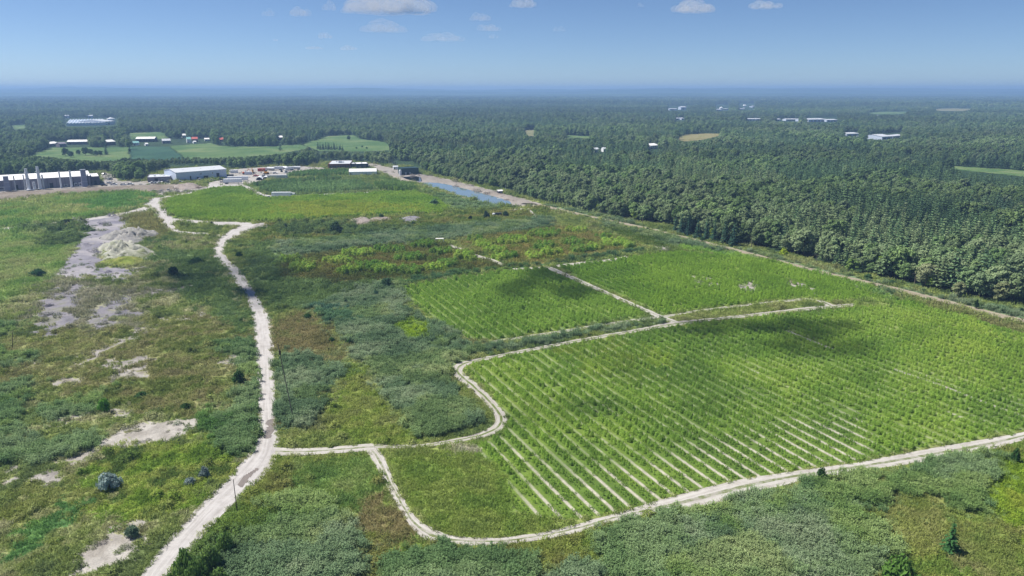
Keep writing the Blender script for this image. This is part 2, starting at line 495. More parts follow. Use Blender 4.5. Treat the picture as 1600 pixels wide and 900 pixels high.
P_LIME = LA((114,142,60),(130,156,66),(138,160,74))
P_FARM1 = LA((66,94,54),(78,102,60),(88,110,66),(102,116,76))
P_FARM2 = LA((42,72,56),(47,78,60),(56,86,64))
P_FARMY = LA((112,114,84),(122,120,90))
P_SOIL = LA((112,102,92),(122,113,103),(130,122,112))
P_FOREST = LA((42,62,42),(50,72,46),(58,78,50))
FIELD_A = [(726,574),(742,569),(800,556),(900,537.5),(1000,520),(1060,511),(1200,494),(1336,481),(1420,474),(1500,492),(1600,522),(1680,545),(1680,655),(1600,672),(1500,690),(1420,705),(1330,722),(1230,737),(1150,750),(1050,775),(985,794),(940,806),(880,812),(830,808),(797,792),(790,770),(800,745),(770,725),(740,705),(700,700),(760,690),(792,672),(797,655),(770,618)]
FIELD_B = [(632,450),(700,437),(800,423.5),(852,420),(900,441),(950,463),(1012,493),(950,503),(862,517),(768,531),(735,530),(700,512),(660,486),(640,468)]
FIELD_C = [(872,417.5),(930,411),(985,402),(1060,393),(1150,402),(1250,420),(1330,448),(1370,466),(1300,472),(1264,465),(1194,471),(1100,482),(1040,491),(1010,480),(905,435)]
FIELD_D = [(258,321),(262,313),(300,304),(335,295),(380,293.5),(398,306),(420,311),(540,305),(600,302),(650,299),(690,315),(702,326),(690,333),(600,337),(520,341),(450,346),(400,347),(330,345),(278,340),(262,331)]
FIELD_L = [(0,316),(100,306),(190,300),(236,300),(228,318),(215,327),(180,333),(117,343),(0,356),(-80,365),(-80,322)]
FOREST_EDGE = [(575,254),(600,258),(640,259),(660,266),(690,275),(740,287),(790,297),(840,312),(880,322),(930,333),(985,344),(1005,347),(1050,352),(1062,363),(1096,366),(1130,378),(1180,385),(1215,393),(1260,403),(1300,415),(1340,425),(1400,439),(1440,448),(1500,461),(1560,471),(1610,477),(1700,498)]
FOREST_POLY = [(-400,141),(2000,141),(2000,560)] + FOREST_EDGE[::-1] + [(545,253),(505,253),(480,260),(420,259),(360,264),(346,260),(262,264),(228,272),(222,282),(186,282),(182,272),(160,266),(120,271),(0,280),(-400,300)]
FARMS = [   # far clearings: polygon, palette, name, label
 ([(45,243),(78,231.5),(140,230.5),(201,230),(204,249),(165,256),(118,254),(82,249)], P_FARM1, 'meadow', 'light green meadow with scattered trees before the long white barns'),
 ([(202,229.5),(264,229.5),(288,248.5),(252,253),(205,251)], P_FARM2, 'farm_field', 'dark bluish green crop field between two paler meadows'),
 ([(266,228.5),(330,224),(345,229),(420,229),(470,225.5),(484,231),(440,240),(395,247),(330,250.5),(291,249)], P_FARM1, 'farm_field', 'broad pale green hay field behind the white warehouse'),
 ([(470,225),(500,218),(505,213),(550,211),(562,217),(600,222),(611,228),(610,235),(560,237),(520,235),(500,236),(486,231)], P_FARM1, 'meadow', 'pale green meadow with a clump of firs on its near edge'),
 ([(196,208),(252,206),(262,212),(258,217),(205,217),(200,213)], P_FARM1, 'meadow', 'small green meadow above the dark crop field'),
 ([(818,204),(838,202),(836,213),(822,212)], P_FARMY, 'clearing', 'small pale clearing deep in the forest'),
 ([(1055,217),(1072,210.5),(1100,208.5),(1130,209),(1122,213),(1095,219),(1070,221)], P_BROWN, 'clearing', 'brown heath clearing ringed by dark trees'),
 ([(1476,260),(1505,260.5),(1560,264),(1640,271),(1640,281),(1570,273),(1500,266)], P_FARM1, 'meadow', 'light green meadow strip at the right edge of the forest'),
 ([(1352,176.5),(1380,174.5),(1420,174.5),(1410,178),(1370,178.8)], P_FARM1, 'farm_field', 'distant pale green field above the white halls'),
 ([(1455,171.5),(1480,169.5),(1522,170),(1505,173.5),(1470,173.5)], P_FARMY, 'farm_field', 'distant straw coloured field near the right edge'),
 ([(20,196),(45,195),(40,201),(15,202)], P_FARM1, 'meadow', 'distant green meadow left of the big greenhouse'),
 ([(880,211),(925,213),(920,216.5),(885,214.5)], P_FARM1, 'clearing', 'narrow green clearing in the middle of the forest'),
]
LC = []
def L(poly, cls, pal, warp=1.0, sc=9.0):
    LC.append((poly, cls, pal, warp, sc))
L(FOREST_POLY, FOREST, P_FOREST, 0)
L([(-400,300),(-400,1000),(1900,1000),(1900,560)] + FOREST_EDGE[::-1] + [(545,253),(505,253),(480,260),(420,259),(360,264),(346,260),(262,264),(228,272),(222,282),(186,282),(182,272),(160,266),(120,271),(0,280)], WEED, P_WEED, 0, 11)
# left waste ground
L([(-120,350),(100,345),(240,328),(265,362),(345,372),(335,395),(398,500),(404,690),(360,745),(215,915),(-120,940)], WEED, P_WEEDL, 0, 7)
L([(0,360),(55,352),(112,362),(122,392),(92,428),(42,452),(0,472),(-80,480),(-80,365)], GRASS, LA((106,132,70),(120,142,78),(134,148,92),(138,144,98)), 2, 14)
L([(70,440),(130,438),(215,452),(225,480),(205,500),(160,520),(110,530),(40,535),(30,520),(55,480)], DRY, LA((116,118,92),(128,128,104),(140,138,118),(112,120,84)), 4, 7)
L([(52,352),(112,349),(138,360),(134,374),(110,384),(76,386),(60,372)], SHRUB, P_DARKG, 2)
L([(200,340),(232,330),(250,345),(262,362),(250,372),(225,372),(205,352)], DRY, LA((112,112,66),(136,134,86),(98,100,56)), 1)
L([(225,372),(340,372),(334,395),(372,450),(394,500),(395,530),(340,520),(300,470),(260,430),(230,400)], WEED, P_DARKG, 4, 9)
L([(262,370),(345,372),(336,388),(290,392),(255,385)], WEED, P_WEEDL, 3, 5)
L([(0,520),(60,500),(140,520),(200,505),(330,490),(395,540),(390,600),(300,640),(150,625),(0,600)], WEED, LA((92,106,60),(108,118,64),(134,138,90),(122,120,84),(104,116,60)), 4, 8)
L([(120,590),(260,560),(330,600),(300,640),(180,640)], WEED, LA((116,114,80),(128,128,86),(108,116,66),(96,110,58)), 5, 6)
L([(200,690),(330,680),(392,705),(350,750),(300,800),(200,815),(120,800),(150,740)], WEED, LA((90,114,48),(104,128,52),(122,142,62),(138,146,80),(84,104,52)), 4, 5)
L([(0,770),(120,750),(160,780),(120,830),(0,850)], WEED, LA((112,122,64),(134,140,86),(96,110,52),(148,150,108)), 5, 5)
L([(20,835),(100,790),(130,800),(90,830),(40,870),(0,880)], WEED, LA((76,110,62),(88,122,68),(100,130,66)), 4)
for p in ([(0,600),(42,595),(56,625),(30,655),(28,685),(0,690),(-80,700),(-80,600)], [(0,684),(50,676),(70,690),(120,682),(164,676),(166,694),(110,714),(40,728),(0,735),(-80,740),(-80,690)], [(58,642),(118,626),(166,612),(172,640),(105,656),(70,660)], [(-80,548),(45,550),(58,562),(40,572),(-80,575)], [(-80,498),(28,503),(30,515),(0,526),(-80,530)]):
    L(p, REED, P_REEDG, 3)
L([(306,541),(340,533),(398,533),(402,560),(403,690),(392,704),(372,716),(350,706),(328,684),(318,655),(350,648),(372,620),(384,590),(362,556)], REED, P_REEDG, 2)
L([(312,640),(345,640),(350,690),(330,690)], REED, LA((80,112,60),(96,124,66)), 3)
for p, pal in (([(78,449),(121,446),(123,472),(116,505),(76,525),(50,518),(63,485)], P_SLATE2), ([(184,460),(206,468),(206,494),(152,516),(130,504),(168,482)], P_SLATE2),
               ([(135,417),(215,421),(216,439),(172,433),(140,430)], P_SLATE), ([(122,561),(150,546),(184,529),(206,511),(236,513),(204,527),(172,550),(132,570)], P_BARE),
               ([(183,558),(208,560),(226,582),(216,594),(190,599),(178,582)], P_BARE), ([(70,595),(110,590),(115,600),(80,606)], P_BARE), ([(345,556),(372,558),(370,570),(348,566)], P_BARE),
               ([(106,722),(150,690),(205,672),(270,655),(310,644),(320,656),(300,674),(252,681),(212,697),(168,706),(120,724)], P_WHITE),
               ([(165,655),(216,637),(214,646),(178,656)], P_WHITE), ([(74,660),(112,650),(110,658),(80,666)], P_BARE), ([(32,757),(70,737),(92,744),(72,760)], P_BARE), ([(0,745),(30,738),(20,752),(0,756)], P_BARE),
               ([(96,905),(112,876),(140,855),(172,838),(180,816),(204,815),(208,845),(200,872),(176,886),(150,905)], P_WHITE),
               ([(62,566),(66,560),(52,560),(54,566)], P_BARE), ([(270,496),(296,490),(300,505),(280,508)], P_BARE), ([(215,454),(300,448),(300,454),(225,462)], P_BARE)):
    L(p, BARE, pal, 3.5, 5)
# middle ground
L([(374,385),(440,365),(560,352),(640,358),(640,440),(560,455),(470,480),(425,500),(400,460),(378,425)], WEED, P_DARKG, 3, 9)
L([(424,480),(470,478),(530,510),(560,560),(540,600),(500,690),(436,697),(428,600)], WEED, P_WEED, 2, 8)
L([(426,500),(470,490),(520,510),(532,552),(520,582),(470,552),(428,546)], DRY, P_BROWN, 4)
L([(540,560),(600,620),(640,672),(668,688),(560,694),(500,690),(520,620)], WEED, LA((100,120,56),(114,132,60),(126,136,72),(112,120,70)), 3, 7)
L([(432,548),(480,550),(532,574),(545,596),(505,602),(508,640),(474,672),(434,672),(428,610)], REED, P_REED, 3)
L([(592,443),(640,447),(626,466),(660,498),(690,502),(706,520),(724,538),(760,540),(850,528),(950,511),(1040,497),(1048,502),(1000,511),(900,528.5),(800,547),(735,560),(708,566),(700,580),(718,602),(750,634),(768,655),(745,672),(700,683),(665,685),(640,670),(625,640),(592,612),(580,580),(545,550),(538,520),(508,500),(470,482),(520,466),(565,450)], REED, P_REED, 2, 8)
L([(700,600),(712,585),(735,612),(760,640),(770,656),(750,676),(690,690),(720,676),(752,660),(738,640)], GRASS, P_WEED, 1)
L([(622,496),(648,500),(676,512),(694,532),(660,530),(634,530)], WEED, LA((112,138,40),(126,148,46),(104,128,44)), 2)
L([(470,478),(520,476),(560,500),(540,505),(510,500)], REED, LA((70,100,80),(84,114,92)), 2)
L([(640,436),(690,428),(850,411),(990,390),(1012,388),(1000,394),(860,412),(720,430),(632,446)], REED, LA((70,100,66),(84,112,74)), 0.6)
# band of reeds and the trial plots
L([(420,392),(440,378),(520,372),(600,362),(700,352),(850,342),(866,350),(850,358),(750,370),(660,377),(560,390),(450,402)], REED, P_REED, 1.2)
L([(700,352),(760,344),(850,336),(870,344),(850,352),(720,362)], REED, P_REED, 1.2)
L([(440,405),(560,388),(680,376),(697,382),(790,416),(690,428),(600,438),(520,440),(440,432)], DRY, LA((84,94,48),(96,100,54),(110,106,62)), 1)
L([(705,376),(870,354),(930,362),(1000,385),(980,390),(850,410),(795,413)], DRY, LA((104,110,56),(118,118,66),(130,122,76),(96,106,48)), 1)
for (cx, cy, w, h) in ((470,420,34,14),(455,408,30,7),(560,398,46,9),(530,410,44,8),(610,392,42,9),(660,384,30,9),(575,418,50,10),(640,404,44,8),(690,396,30,9),(725,401,32,11),(545,425,36,8),(600,424,30,8),(640,425,46,10),(700,416,30,9),(680,420,30,8),(735,407,18,8),
                       (760,384,34,8),(800,378,42,10),(775,394,30,8),(850,368,46,9),(900,362,34,6),(740,376,20,5),(850,386,34,9),(895,380,40,9),(945,372,26,7),(960,382,40,9),(860,396,30,8),(910,392,30,8),(795,402,26,8),(780,406,20,7),(835,402,22,7),(985,385,18,6),(930,388,22,6)):
    a = np.linspace(0, 2 * np.pi, 12, endpoint=False)
    L([(cx + w * .55 * math.cos(t), cy + h * .5 * math.sin(t)) for t in a], PLOT, P_LIME if (int(cx * 7 + cy) % 3) else LA((92,124,54),(106,138,58)), 0.8)
# verge of the forest road
L([(842,318),(880,324),(985,346),(1060,370),(1180,394),(1300,424),(1440,457),(1560,480),(1700,507),(1700,523),(1600,500),(1456,464),(1380,446),(1300,428),(1190,400),(1100,378),(1000,354),(890,330)], REED, P_REED, 0.8)
L([(930,344),(1000,360),(1100,382),(1190,406),(1300,434),(1420,464),(1400,470),(1300,444),(1200,420),(1100,394),(1020,376),(960,358)], REED, P_REED, 0.8)
L([(1400,462),(1490,480),(1600,508),(1700,530),(1700,550),(1600,526),(1500,500),(1420,476)], DRY, LA((108,118,68),(118,118,78),(102,118,68)), 2)
L([(930,350),(980,360),(1040,378),(1060,390),(1040,392),(1000,378),(950,362)], GRASS, LA((78,98,44),(90,108,50)), 1)
L([(1060,382),(1180,402),(1300,432),(1370,452),(1380,462),(1340,450),(1240,424),(1120,398),(1070,390)], GRASS, LA((108,140,60),(122,150,66)), 1)
# fields
L([(604,706),(690,699),(760,690),(800,700),(810,810),(900,815),(960,806),(900,818),(850,830),(790,838),(700,834),(664,812),(640,782),(616,735)], GRASS, LA((98,120,56),(110,130,60),(122,136,70),(108,124,64)), 1, 6)
L(FIELD_A, ROWS, P_ROWS, 0.5, 22)
L([(1420,480),(1520,505),(1640,540),(1640,620),(1520,590),(1440,550),(1380,510)], ROWS, LA((112,138,58),(124,148,64),(136,156,70)), 5, 16)
L([(860,545),(960,535),(1060,560),(1000,600),(900,580)], ROWS, LA((118,136,58),(106,132,58),(124,146,62)), 6, 10)
L(FIELD_B, ROWS, LA((102,130,58),(114,142,62),(124,150,68)), 0.6, 20)
L(FIELD_C, ROWS, LA((100,130,52),(114,142,56),(124,150,62)), 0.6, 20)
L([(1180,402),(1300,434),(1400,466),(1440,478),(1400,476),(1370,466),(1330,448),(1250,420),(1150,402)], GRASS, LA((102,132,50),(116,142,58)), 2)
for p in ([(1066,434),(1085,430),(1102,436),(1090,440),(1072,438)], [(1085,441),(1105,443),(1130,446),(1105,447)], [(1140,448),(1172,446),(1200,453),(1185,457),(1155,452)], [(1136,430),(1165,438),(1190,450),(1170,446)], [(1232,444),(1250,441),(1260,447),(1240,450)], [(1255,450),(1285,454),(1270,457)], [(1018,384),(1036,386),(1040,391),(1022,390)], [(1038,400),(1048,399),(1050,404)]):
    L(p, BARE, P_BARE, 2, 3)
L([(700,703),(735,697),(750,702),(730,710),(706,710)], DRY, LA((150,146,120),(168,164,150),(112,116,70)), 2, 3)
# far middle: plots and plantations by the yard
L(FIELD_L, GRASS, LA((104,134,68),(122,142,76),(140,148,92),(150,152,104)), 2, 30)
L([(120,318),(190,305),(232,302),(224,320),(180,330),(150,328)], GRASS, LA((92,128,66),(104,136,70)), 4)
L(FIELD_D, ROWS, LA((108,138,56),(122,148,60),(134,156,66)), 1, 18)
L([(430,318),(560,318),(680,328),(600,335),(500,342),(440,338)], ROWS, P_YELL, 4, 12)
L([(398,292),(420,286),(500,279),(545,277),(585,283),(600,290),(640,296),(648,299),(600,301),(540,304),(430,309),(404,299)], GRASS, LA((104,122,70),(120,130,84)), 1)
L([(403,297),(440,290),(500,287),(560,286),(582,294),(580,298),(500,302),(440,304),(425,303)], TALL, P_TALL, 0.4, 12)
L([(392,290),(440,285),(530,279),(534,282),(470,287),(405,294)], TALL, LA((92,122,72),(104,132,78)), 0.4)
L([(446,273),(500,269),(545,268),(548,275),(500,277),(488,276),(450,279)], TALL, LA((90,122,68),(102,132,74)), 0.4)
L([(585,290),(600,287),(630,291),(655,298),(625,300),(592,297)], TALL, LA((88,118,62),(108,134,66)), 0.5)
L([(655,293),(690,302),(730,314),(770,322),(800,324),(760,330),(700,326),(690,314)], REED, P_REEDG, 1)
L([(590,278),(610,274),(640,288),(660,294),(640,297),(600,290)], GRASS, LA((98,124,66),(110,132,74)), 1)
L([(575,262),(612,262),(625,268),(620,272),(590,270)], GRASS, LA((118,124,84),(104,114,70)), 1)
L([(400,349),(520,346),(700,334),(840,322),(860,332),(850,342),(700,352),(520,372),(430,378),(380,372)], WEED, LA((84,104,50),(102,116,56),(122,124,72),(112,112,64)), 2, 9)
L([(420,352),(530,344),(560,356),(640,350),(650,358),(560,366),(450,368)], SHRUB, P_DARKG, 2)
L([(-90,300.5),(0,299),(100,294),(200,289.5),(268,287.5),(300,286),(318,292),(300,298),(262,301),(200,298.5),(100,304),(0,313),(-90,321)], BARE, P_SOIL, 0.6)
L([(232,304),(258,297),(300,295),(325,291),(322,296),(290,301),(250,306)], BARE, P_BARE, 1)
L(LOT, BARE, P_BARE, 0.4)
L(YARD, BARE, LA((142,138,133),(152,148,143),(162,158,153)), 0.4)
L([(545,262),(580,255),(612,262),(640,268),(700,280),(780,300),(840,316),(845,322),(800,322),(770,309),(700,291),(675,286),(655,286),(628,283),(600,272),(590,268),(575,260)], BARE, LA((134,128,122),(146,141,135)), 0.4)
L([(590,270),(628,283),(612,283),(585,274)], GRASS, P_WEED, 0.4)
# bottom strip
L([(232,915),(300,850),(370,790),(432,716),(570,707),(640,830),(670,850),(960,818),(1100,795),(1600,690),(1700,672),(1700,950),(230,950)], WEED, LA((88,110,52),(102,122,56),(118,128,66),(108,112,64)), 1, 8)
L([(450,735),(500,715),(570,712),(600,760),(590,800),(500,790)], GRASS, LA((92,118,62),(108,130,68),(124,138,84)), 3, 6)
L([(540,800),(600,770),(640,830),(665,850),(600,860),(560,830)], DRY, P_BROWN, 3)
L([(270,905),(300,860),(340,830),(380,826),(372,860),(350,905)], SHRUB, LA((86,108,58),(104,124,66),(72,94,52)), 2)
L([(345,870),(380,835),(450,815),(530,812),(568,835),(560,870),(580,890),(530,930),(350,930)], REED, P_REED, 2)
L([(380,800),(440,780),(500,790),(520,812),(440,812)], REED, P_REEDG, 3)
L([(610,880),(660,858),(740,860),(820,858),(830,930),(600,930)], REED, P_REEDG, 3)
L([(870,885),(900,875),(930,885),(940,930),(860,930)], REED, P_REED, 2)
L([(965,822),(1050,806),(1120,796),(1260,756),(1370,738),(1390,780),(1380,830),(1400,860),(1350,930),(960,930),(940,860)], REED, P_REEDG, 3, 7)
L([(1060,830),(1200,800),(1280,820),(1300,880),(1200,920),(1050,900)], REED, P_REED, 5, 7)
L([(1380,738),(1450,724),(1545,710),(1560,760),(1555,810),(1500,800),(1440,790),(1390,770)], REED, P_REEDG, 3, 7)
L([(1370,775),(1450,770),(1470,800),(1460,850),(1390,840)], DRY, LA((116,124,68),(128,132,80),(106,118,60)), 4, 6)
L([(1548,712),(1600,700),(1700,690),(1700,900),(1600,850),(1560,800)], WEED, LA((98,122,40),(114,136,46),(128,140,56)), 3, 5)
L([(1470,850),(1540,820),(1600,860),(1600,900),(1500,900)], DRY, LA((124,126,82),(112,124,66),(102,118,60)), 4, 5)
for p, *_ in FARMS:
    L(p, FARM, _[0], 0.0, 60)
for k, v in ROADPOLY.items():
    L(v, NONE, LA((108,110,76),(118,118,90)), 0.35, 4)
L(PAD, BARE, P_SLATE, 0.8, 5)
L(POND1, NONE, P_SLATE, 0.3)
L(POND2, NONE, P_SLATE, 0.3)

ROW_DIR = math.radians(-64.7)
ROW_N = np.array([-math.sin(ROW_DIR), math.cos(ROW_DIR)])
ROW_T = np.array([math.cos(ROW_DIR), math.sin(ROW_DIR)])
ROW_SP = 3.1
def cover(x, y, warpk=1.0):
    n = len(x)
    cls = np.zeros(n, np.int8)
    rgb = np.tile(P_FOREST[1], (n, 1))
    px0, py0 = proj(x, y)
    d = np.hypot(x, y)
    amp = np.clip(d / 250, 0.6, 4)
    w1x, w1y = fbm(x / 5, y / 5, 3) - .5, fbm(x / 5, y / 5, 4) - .5
    w2x, w2y = fbm(x / 1.4, y / 1.4, 5, 2) - .5, fbm(x / 1.4, y / 1.4, 6, 2) - .5
    wx, wy = (w1x * 5 + w2x * 2) * amp * warpk, (w1y * 5 + w2y * 2) * amp * warpk
    pxw = {0.0: (px0, py0)}
    jx, jy = (_hash(np.floor(x * 9), np.floor(y * 9), 5) - .5) * 2, (_hash(np.floor(x * 9), np.floor(y * 9), 6) - .5) * 2
    noise = {}
    for poly, c, pal, wk, sc in LC:
        if wk not in pxw:
            fr = amp * (1.3 if wk >= 2 else .5 if wk >= .8 else .12)
            pxw[wk] = proj(x + wx * wk + jx * fr, y + wy * wk + jy * fr)
        qx, qy = pxw[wk]
        m = inpoly(qx, qy, poly)
        if not m.any():
            continue
        cls[m] = c
        t = fbm(x[m] / sc, y[m] / sc, 11 + int(sc * 3), 4)
        t2 = fbm(x[m] / 1.7, y[m] / 1.7, 77, 2)
        t = (t - .5) * 2.3 + .5 + (t2 - .5) * .5
        rgb[m] = ramp(pal, t)
    return cls, rgb

# ---------------------------------------------------------------- ground sheet
def make_ground():
    ang = np.radians(np.linspace(-50, 50, 820))
    ys = np.concatenate([np.linspace(1010, 470, 330), np.linspace(468, 262, 190), np.linspace(261, 152, 90)])
    r = np.array([G(800, q)[1] for q in ys])
    r = np.concatenate([[5, 25, 45], r, np.geomspace(r[-1] * 1.08, 12200, 12)])
    A, R = np.meshgrid(ang, r)
    x, y = (R * np.sin(A)).ravel(), (R * np.cos(A)).ravel()
    cls, rgb = cover(x, y)
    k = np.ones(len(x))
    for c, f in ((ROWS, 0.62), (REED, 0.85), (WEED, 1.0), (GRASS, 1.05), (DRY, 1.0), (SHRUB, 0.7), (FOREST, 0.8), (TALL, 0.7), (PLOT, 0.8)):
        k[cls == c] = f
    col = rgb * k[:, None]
    # bare chalky soil shows between the crop rows where the stand is thin
    m = cls == ROWS
    thin = thinness(x[m], y[m])
    s = (x[m] * ROW_N[0] + y[m] * ROW_N[1]) / ROW_SP
    gap = np.abs(s - np.round(s))
    stripe = sstep(0.365, 0.43, gap) * np.clip(thin, .26 * sstep(330, 180, np.hypot(x[m], y[m])), 1)
    soil = LA((166, 162, 148))[0]
    base = col[m]
    col[m] = base * (1 - stripe[:, None]) + soil * stripe[:, None]
    # gravelly flecks on bare ground
    na, nr = len(ang), len(r)
    i, j = np.meshgrid(np.arange(nr - 1), np.arange(na - 1), indexing='ij')
    a = (i * na + j).ravel()
    F = np.stack([a, a + 1, a + na + 1, a + na], 1)
    F = F[:, ::-1]
    V = np.stack([x, y, np.zeros_like(x)], 1)
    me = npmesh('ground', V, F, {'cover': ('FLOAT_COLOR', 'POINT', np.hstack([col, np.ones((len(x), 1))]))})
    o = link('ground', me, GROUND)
    tag(o, 'weedy green and bare grey ground reaching to the horizon', 'ground', kind='structure')
def thinness(x, y):
    px, py = proj(x, y)
    # stand is thin along the pale track at the near edge of the big field
    edge = np.interp(px, [780, 850, 985, 1120, 1340, 1500], [805, 822, 796, 760, 722, 690])
    near = sstep(125, 15, edge - py)
    lim = sstep(770, 860, px) * (1 - sstep(1330, 1380, px))
    t = near * lim * 1.3 * (0.75 + 0.4 * fbm(x / 14, y / 14, 91, 3))
    spots = sstep(0.64, 0.74, fbm(x / 9, y / 5, 92, 3)) * 0.4
    strip = sstep(0.60, 0.70, fbm((x * ROW_T[0] + y * ROW_T[1]) / 40, (x * ROW_N[0] + y * ROW_N[1]) / 3.1, 93, 2)) * 0.4 * sstep(560, 600, py)
    return t + spots * (py > 560) + strip
make_ground()

def ribbon(key, name, mat, label, z=0.02, step=0.6, nc=9, rag=0.17, kind='structure'):
    v = ROADS[key]
    Lp = np.array([G(a, b) for a, b, c, d in v]); Rp = np.array([G(c, d) for a, b, c, d in v])
    P = catmull(np.hstack([(Lp + Rp) / 2, Lp, Rp]), step)
    l, r = P[:, 2:4], P[:, 4:6]
    n = len(P)
    dist = np.concatenate([[0], np.cumsum(np.linalg.norm(np.diff(P[:, :2], axis=0), axis=1))])
    if key in ('main', 'north', 'loop_top'):
        mid = (l + r) / 2; l, r = mid + (l - mid) * 1.26, mid + (r - mid) * 1.26
    w = np.linalg.norm(r - l, axis=1)
    ra = np.minimum(rag, 0.12 * w)
    e1 = (fbm(dist / 1.6, dist * 0, 31, 4) - .5) * 2.2 * ra / w
    e2 = (fbm(dist / 1.6, dist * 0, 41, 4) - .5) * 2.2 * ra / w
    V, lane = [], []
    for k in range(nc):
        u = k / (nc - 1)
        uu = -e1 + u * (1 + e1 + e2)
        p = l + (r - l) * uu[:, None]
        crown = 0.04 * (1 - (2 * u - 1) ** 2)
        V.append(np.stack([p[:, 0], p[:, 1], np.full(n, z + crown)], 1))
        lane.append(np.stack([np.full(n, u), dist, np.zeros(n)], 1))
    V, lane = np.stack(V, 1).reshape(-1, 3), np.stack(lane, 1).reshape(-1, 3)
    i, j = np.meshgrid(np.arange(n - 1), np.arange(nc - 1), indexing='ij')
    a = (i * nc + j).ravel()
    F = np.stack([a, a + 1, a + nc + 1, a + nc], 1)
    me = npmesh(name, V, F, {'lane': ('FLOAT_VECTOR', 'POINT', lane)}, smooth=True)
    # upward faces
    if me.polygons[0].normal.z < 0:
        me.flip_normals()
    o = link(name, me, mat)
    return tag(o, label, 'road' if 'road' in name else 'track', kind=kind)
ribbon('main', 'dirt_road', ROAD_MAIN, 'wide pale dirt road winding up the left side from the bottom edge', 0.05)
ribbon('north', 'dirt_road', ROAD_MAIN, 'pale dirt road leading past the grassy island to the white warehouse', 0.035, step=2)
ribbon('loop_top', 'dirt_road', ROAD_MAIN, 'short pale road along the far side of the grassy island', 0.065, step=2)
ribbon('west', 'dirt_road', ROAD_MAIN, 'thin pale dirt road running to the left edge above the slate pad', 0.02, step=2)
ribbon('yard_lane', 'dirt_road', ROAD_MAIN, 'pale lane between the tall plantation and the bright far field', 0.055, step=2)
ribbon('spur', 'field_track', ROAD_PALE, 'short chalky spur joining the dirt road to the field tracks', 0.08)
ribbon('inner', 'field_track', ROAD_TRACK, 'double wheel track bending round the reeds along the big field', 0.025)
ribbon('south', 'field_track', ROAD_PALE, 'chalky double track curving along the near edge of the big field', 0.045)
ribbon('upper', 'field_track', ROAD_TRACK, 'thin pale track along the near edge of the two upper fields', 0.02)
ribbon('cross', 'field_track', ROAD_PALE, 'straight pale track between the two upper fields', 0.04)
ribbon('crest', 'field_track', ROAD_PALE, 'pale track at the far edge of the right upper field', 0.03)
ribbon('crest_west', 'field_track', ROAD_PALE, 'short faint track at the far edge of the left upper field', 0.05)
ribbon('plots', 'field_track', ROAD_PALE, 'narrow white path running through the lime green trial plots', 0.03)
ribbon('forest', 'dirt_road', ROAD_FOREST, 'sandy road following the edge of the forest on the right', 0.03, step=2)
ribbon('row_gap', 'field_track', ROAD_TRACK, 'thin pale line through the right part of the big field', 0.03)
ribbon('row_gap_top', 'field_track', ROAD_TRACK, 'short broken pale line at the far side of the big field', 0.03)
ribbon('path_far', 'footpath', ROAD_PALE, 'faint pale footpath right of the small tank in the scrub', 0.04)
ribbon('path_mid', 'footpath', ROAD_PALE, 'short pale strip of bare ground below the pond', 0.03)

def sheet(name, poly, mat, label, z, cat, pal=None, cell=None, warp=0.0, kind='structure'):
    """a ground sheet filling a polygon of photo pixels: fine grid cells inside the outline"""
    Q = np.array([G(a, b) for a, b in poly])
    lo, hi = Q.min(0), Q.max(0)
    cell = cell or max((hi - lo).max() / 90, 0.4)
    gx = np.arange(lo[0] - cell, hi[0] + 2 * cell, cell); gy = np.arange(lo[1] - cell, hi[1] + 2 * cell, cell)
    X, Y = np.meshgrid(gx, gy)
    x, y = X.ravel(), Y.ravel()
    wx = (fbm(x / 4, y / 4, 61, 4) - .5) * warp; wy = (fbm(x / 4, y / 4, 62, 4) - .5) * warp
    ins = inpoly(x + wx, y + wy, Q).reshape(X.shape)
    # pull just-outside vertices in for a smoother outline
    keep = ins[:-1, :-1].astype(int) + ins[1:, :-1] + ins[:-1, 1:] + ins[1:, 1:] >= 2
    nx = len(gx)
    i, j = np.nonzero(keep)
    a = i * nx + j
    F = np.stack([a, a + 1, a + nx + 1, a + nx], 1)
    used, inv = np.unique(F, return_inverse=True)
    F = inv.reshape(F.shape)
    vx, vy = x[used], y[used]
    attrs = None
    if pal is not None:
        Lm = max(8.0, float((hi - lo).max()) / 9)
        t = (fbm(vx / Lm, vy / Lm, 63, 6) - .5) * 2.4 + .5 + .12 * np.sin(vx / Lm * 4 + vy / Lm * 9)
        attrs = {'cover': ('FLOAT_COLOR', 'POINT', np.hstack([ramp(pal, t), np.ones((len(vx), 1))]))}
    me = npmesh(name, np.stack([vx, vy, np.full(len(vx), z)], 1), F, attrs)
    o = link(name, me, mat)
    return tag(o, label, cat, kind=kind)
def fan(name, poly, mat, label, z, cat, kind='structure'):
    Q = [G(a, b) for a, b in poly]
    me = bpy.data.meshes.new(name)
    me.from_pydata([(q[0], q[1], z) for q in Q], [], [tuple(range(len(Q)))])
    me.update()
    if me.polygons[0].normal.z < 0: me.flip_normals()
    o = link(name, me, mat)
    return tag(o, label, cat, kind=kind)
sheet('gravel_pad', PAD, GROUND, 'lilac grey slate gravel pad beside the rubble mounds', 0.015, 'gravel', P_SLATE, 0.8, 6)
sheet('puddle', [(417,656),(427,655),(428,684),(416,686)], MUDW, 'grey muddy puddle on the dirt road above the junction', 0.1, 'puddle', None, .3, 3)
sheet('puddle', [(374,757),(384,744),(402,732),(404,736),(388,752),(377,762)], MUDW, 'thin muddy puddle on the dirt road beside the dark post', 0.1, 'puddle', None, .25, 3)
fan('pond', POND1, POND, 'long narrow blue pond reflecting the trees behind its bank', 0.06, 'pond')
fan('pond', POND2, PONDD, 'small black lined basin beside the dark green tank', 0.07, 'pond')
sheet('yard', YARD, GROUND, 'sandy storage yard behind the plantation', 0.02, 'yard', LA((142,138,133),(152,148,143),(162,158,153)), 1.5, 3)
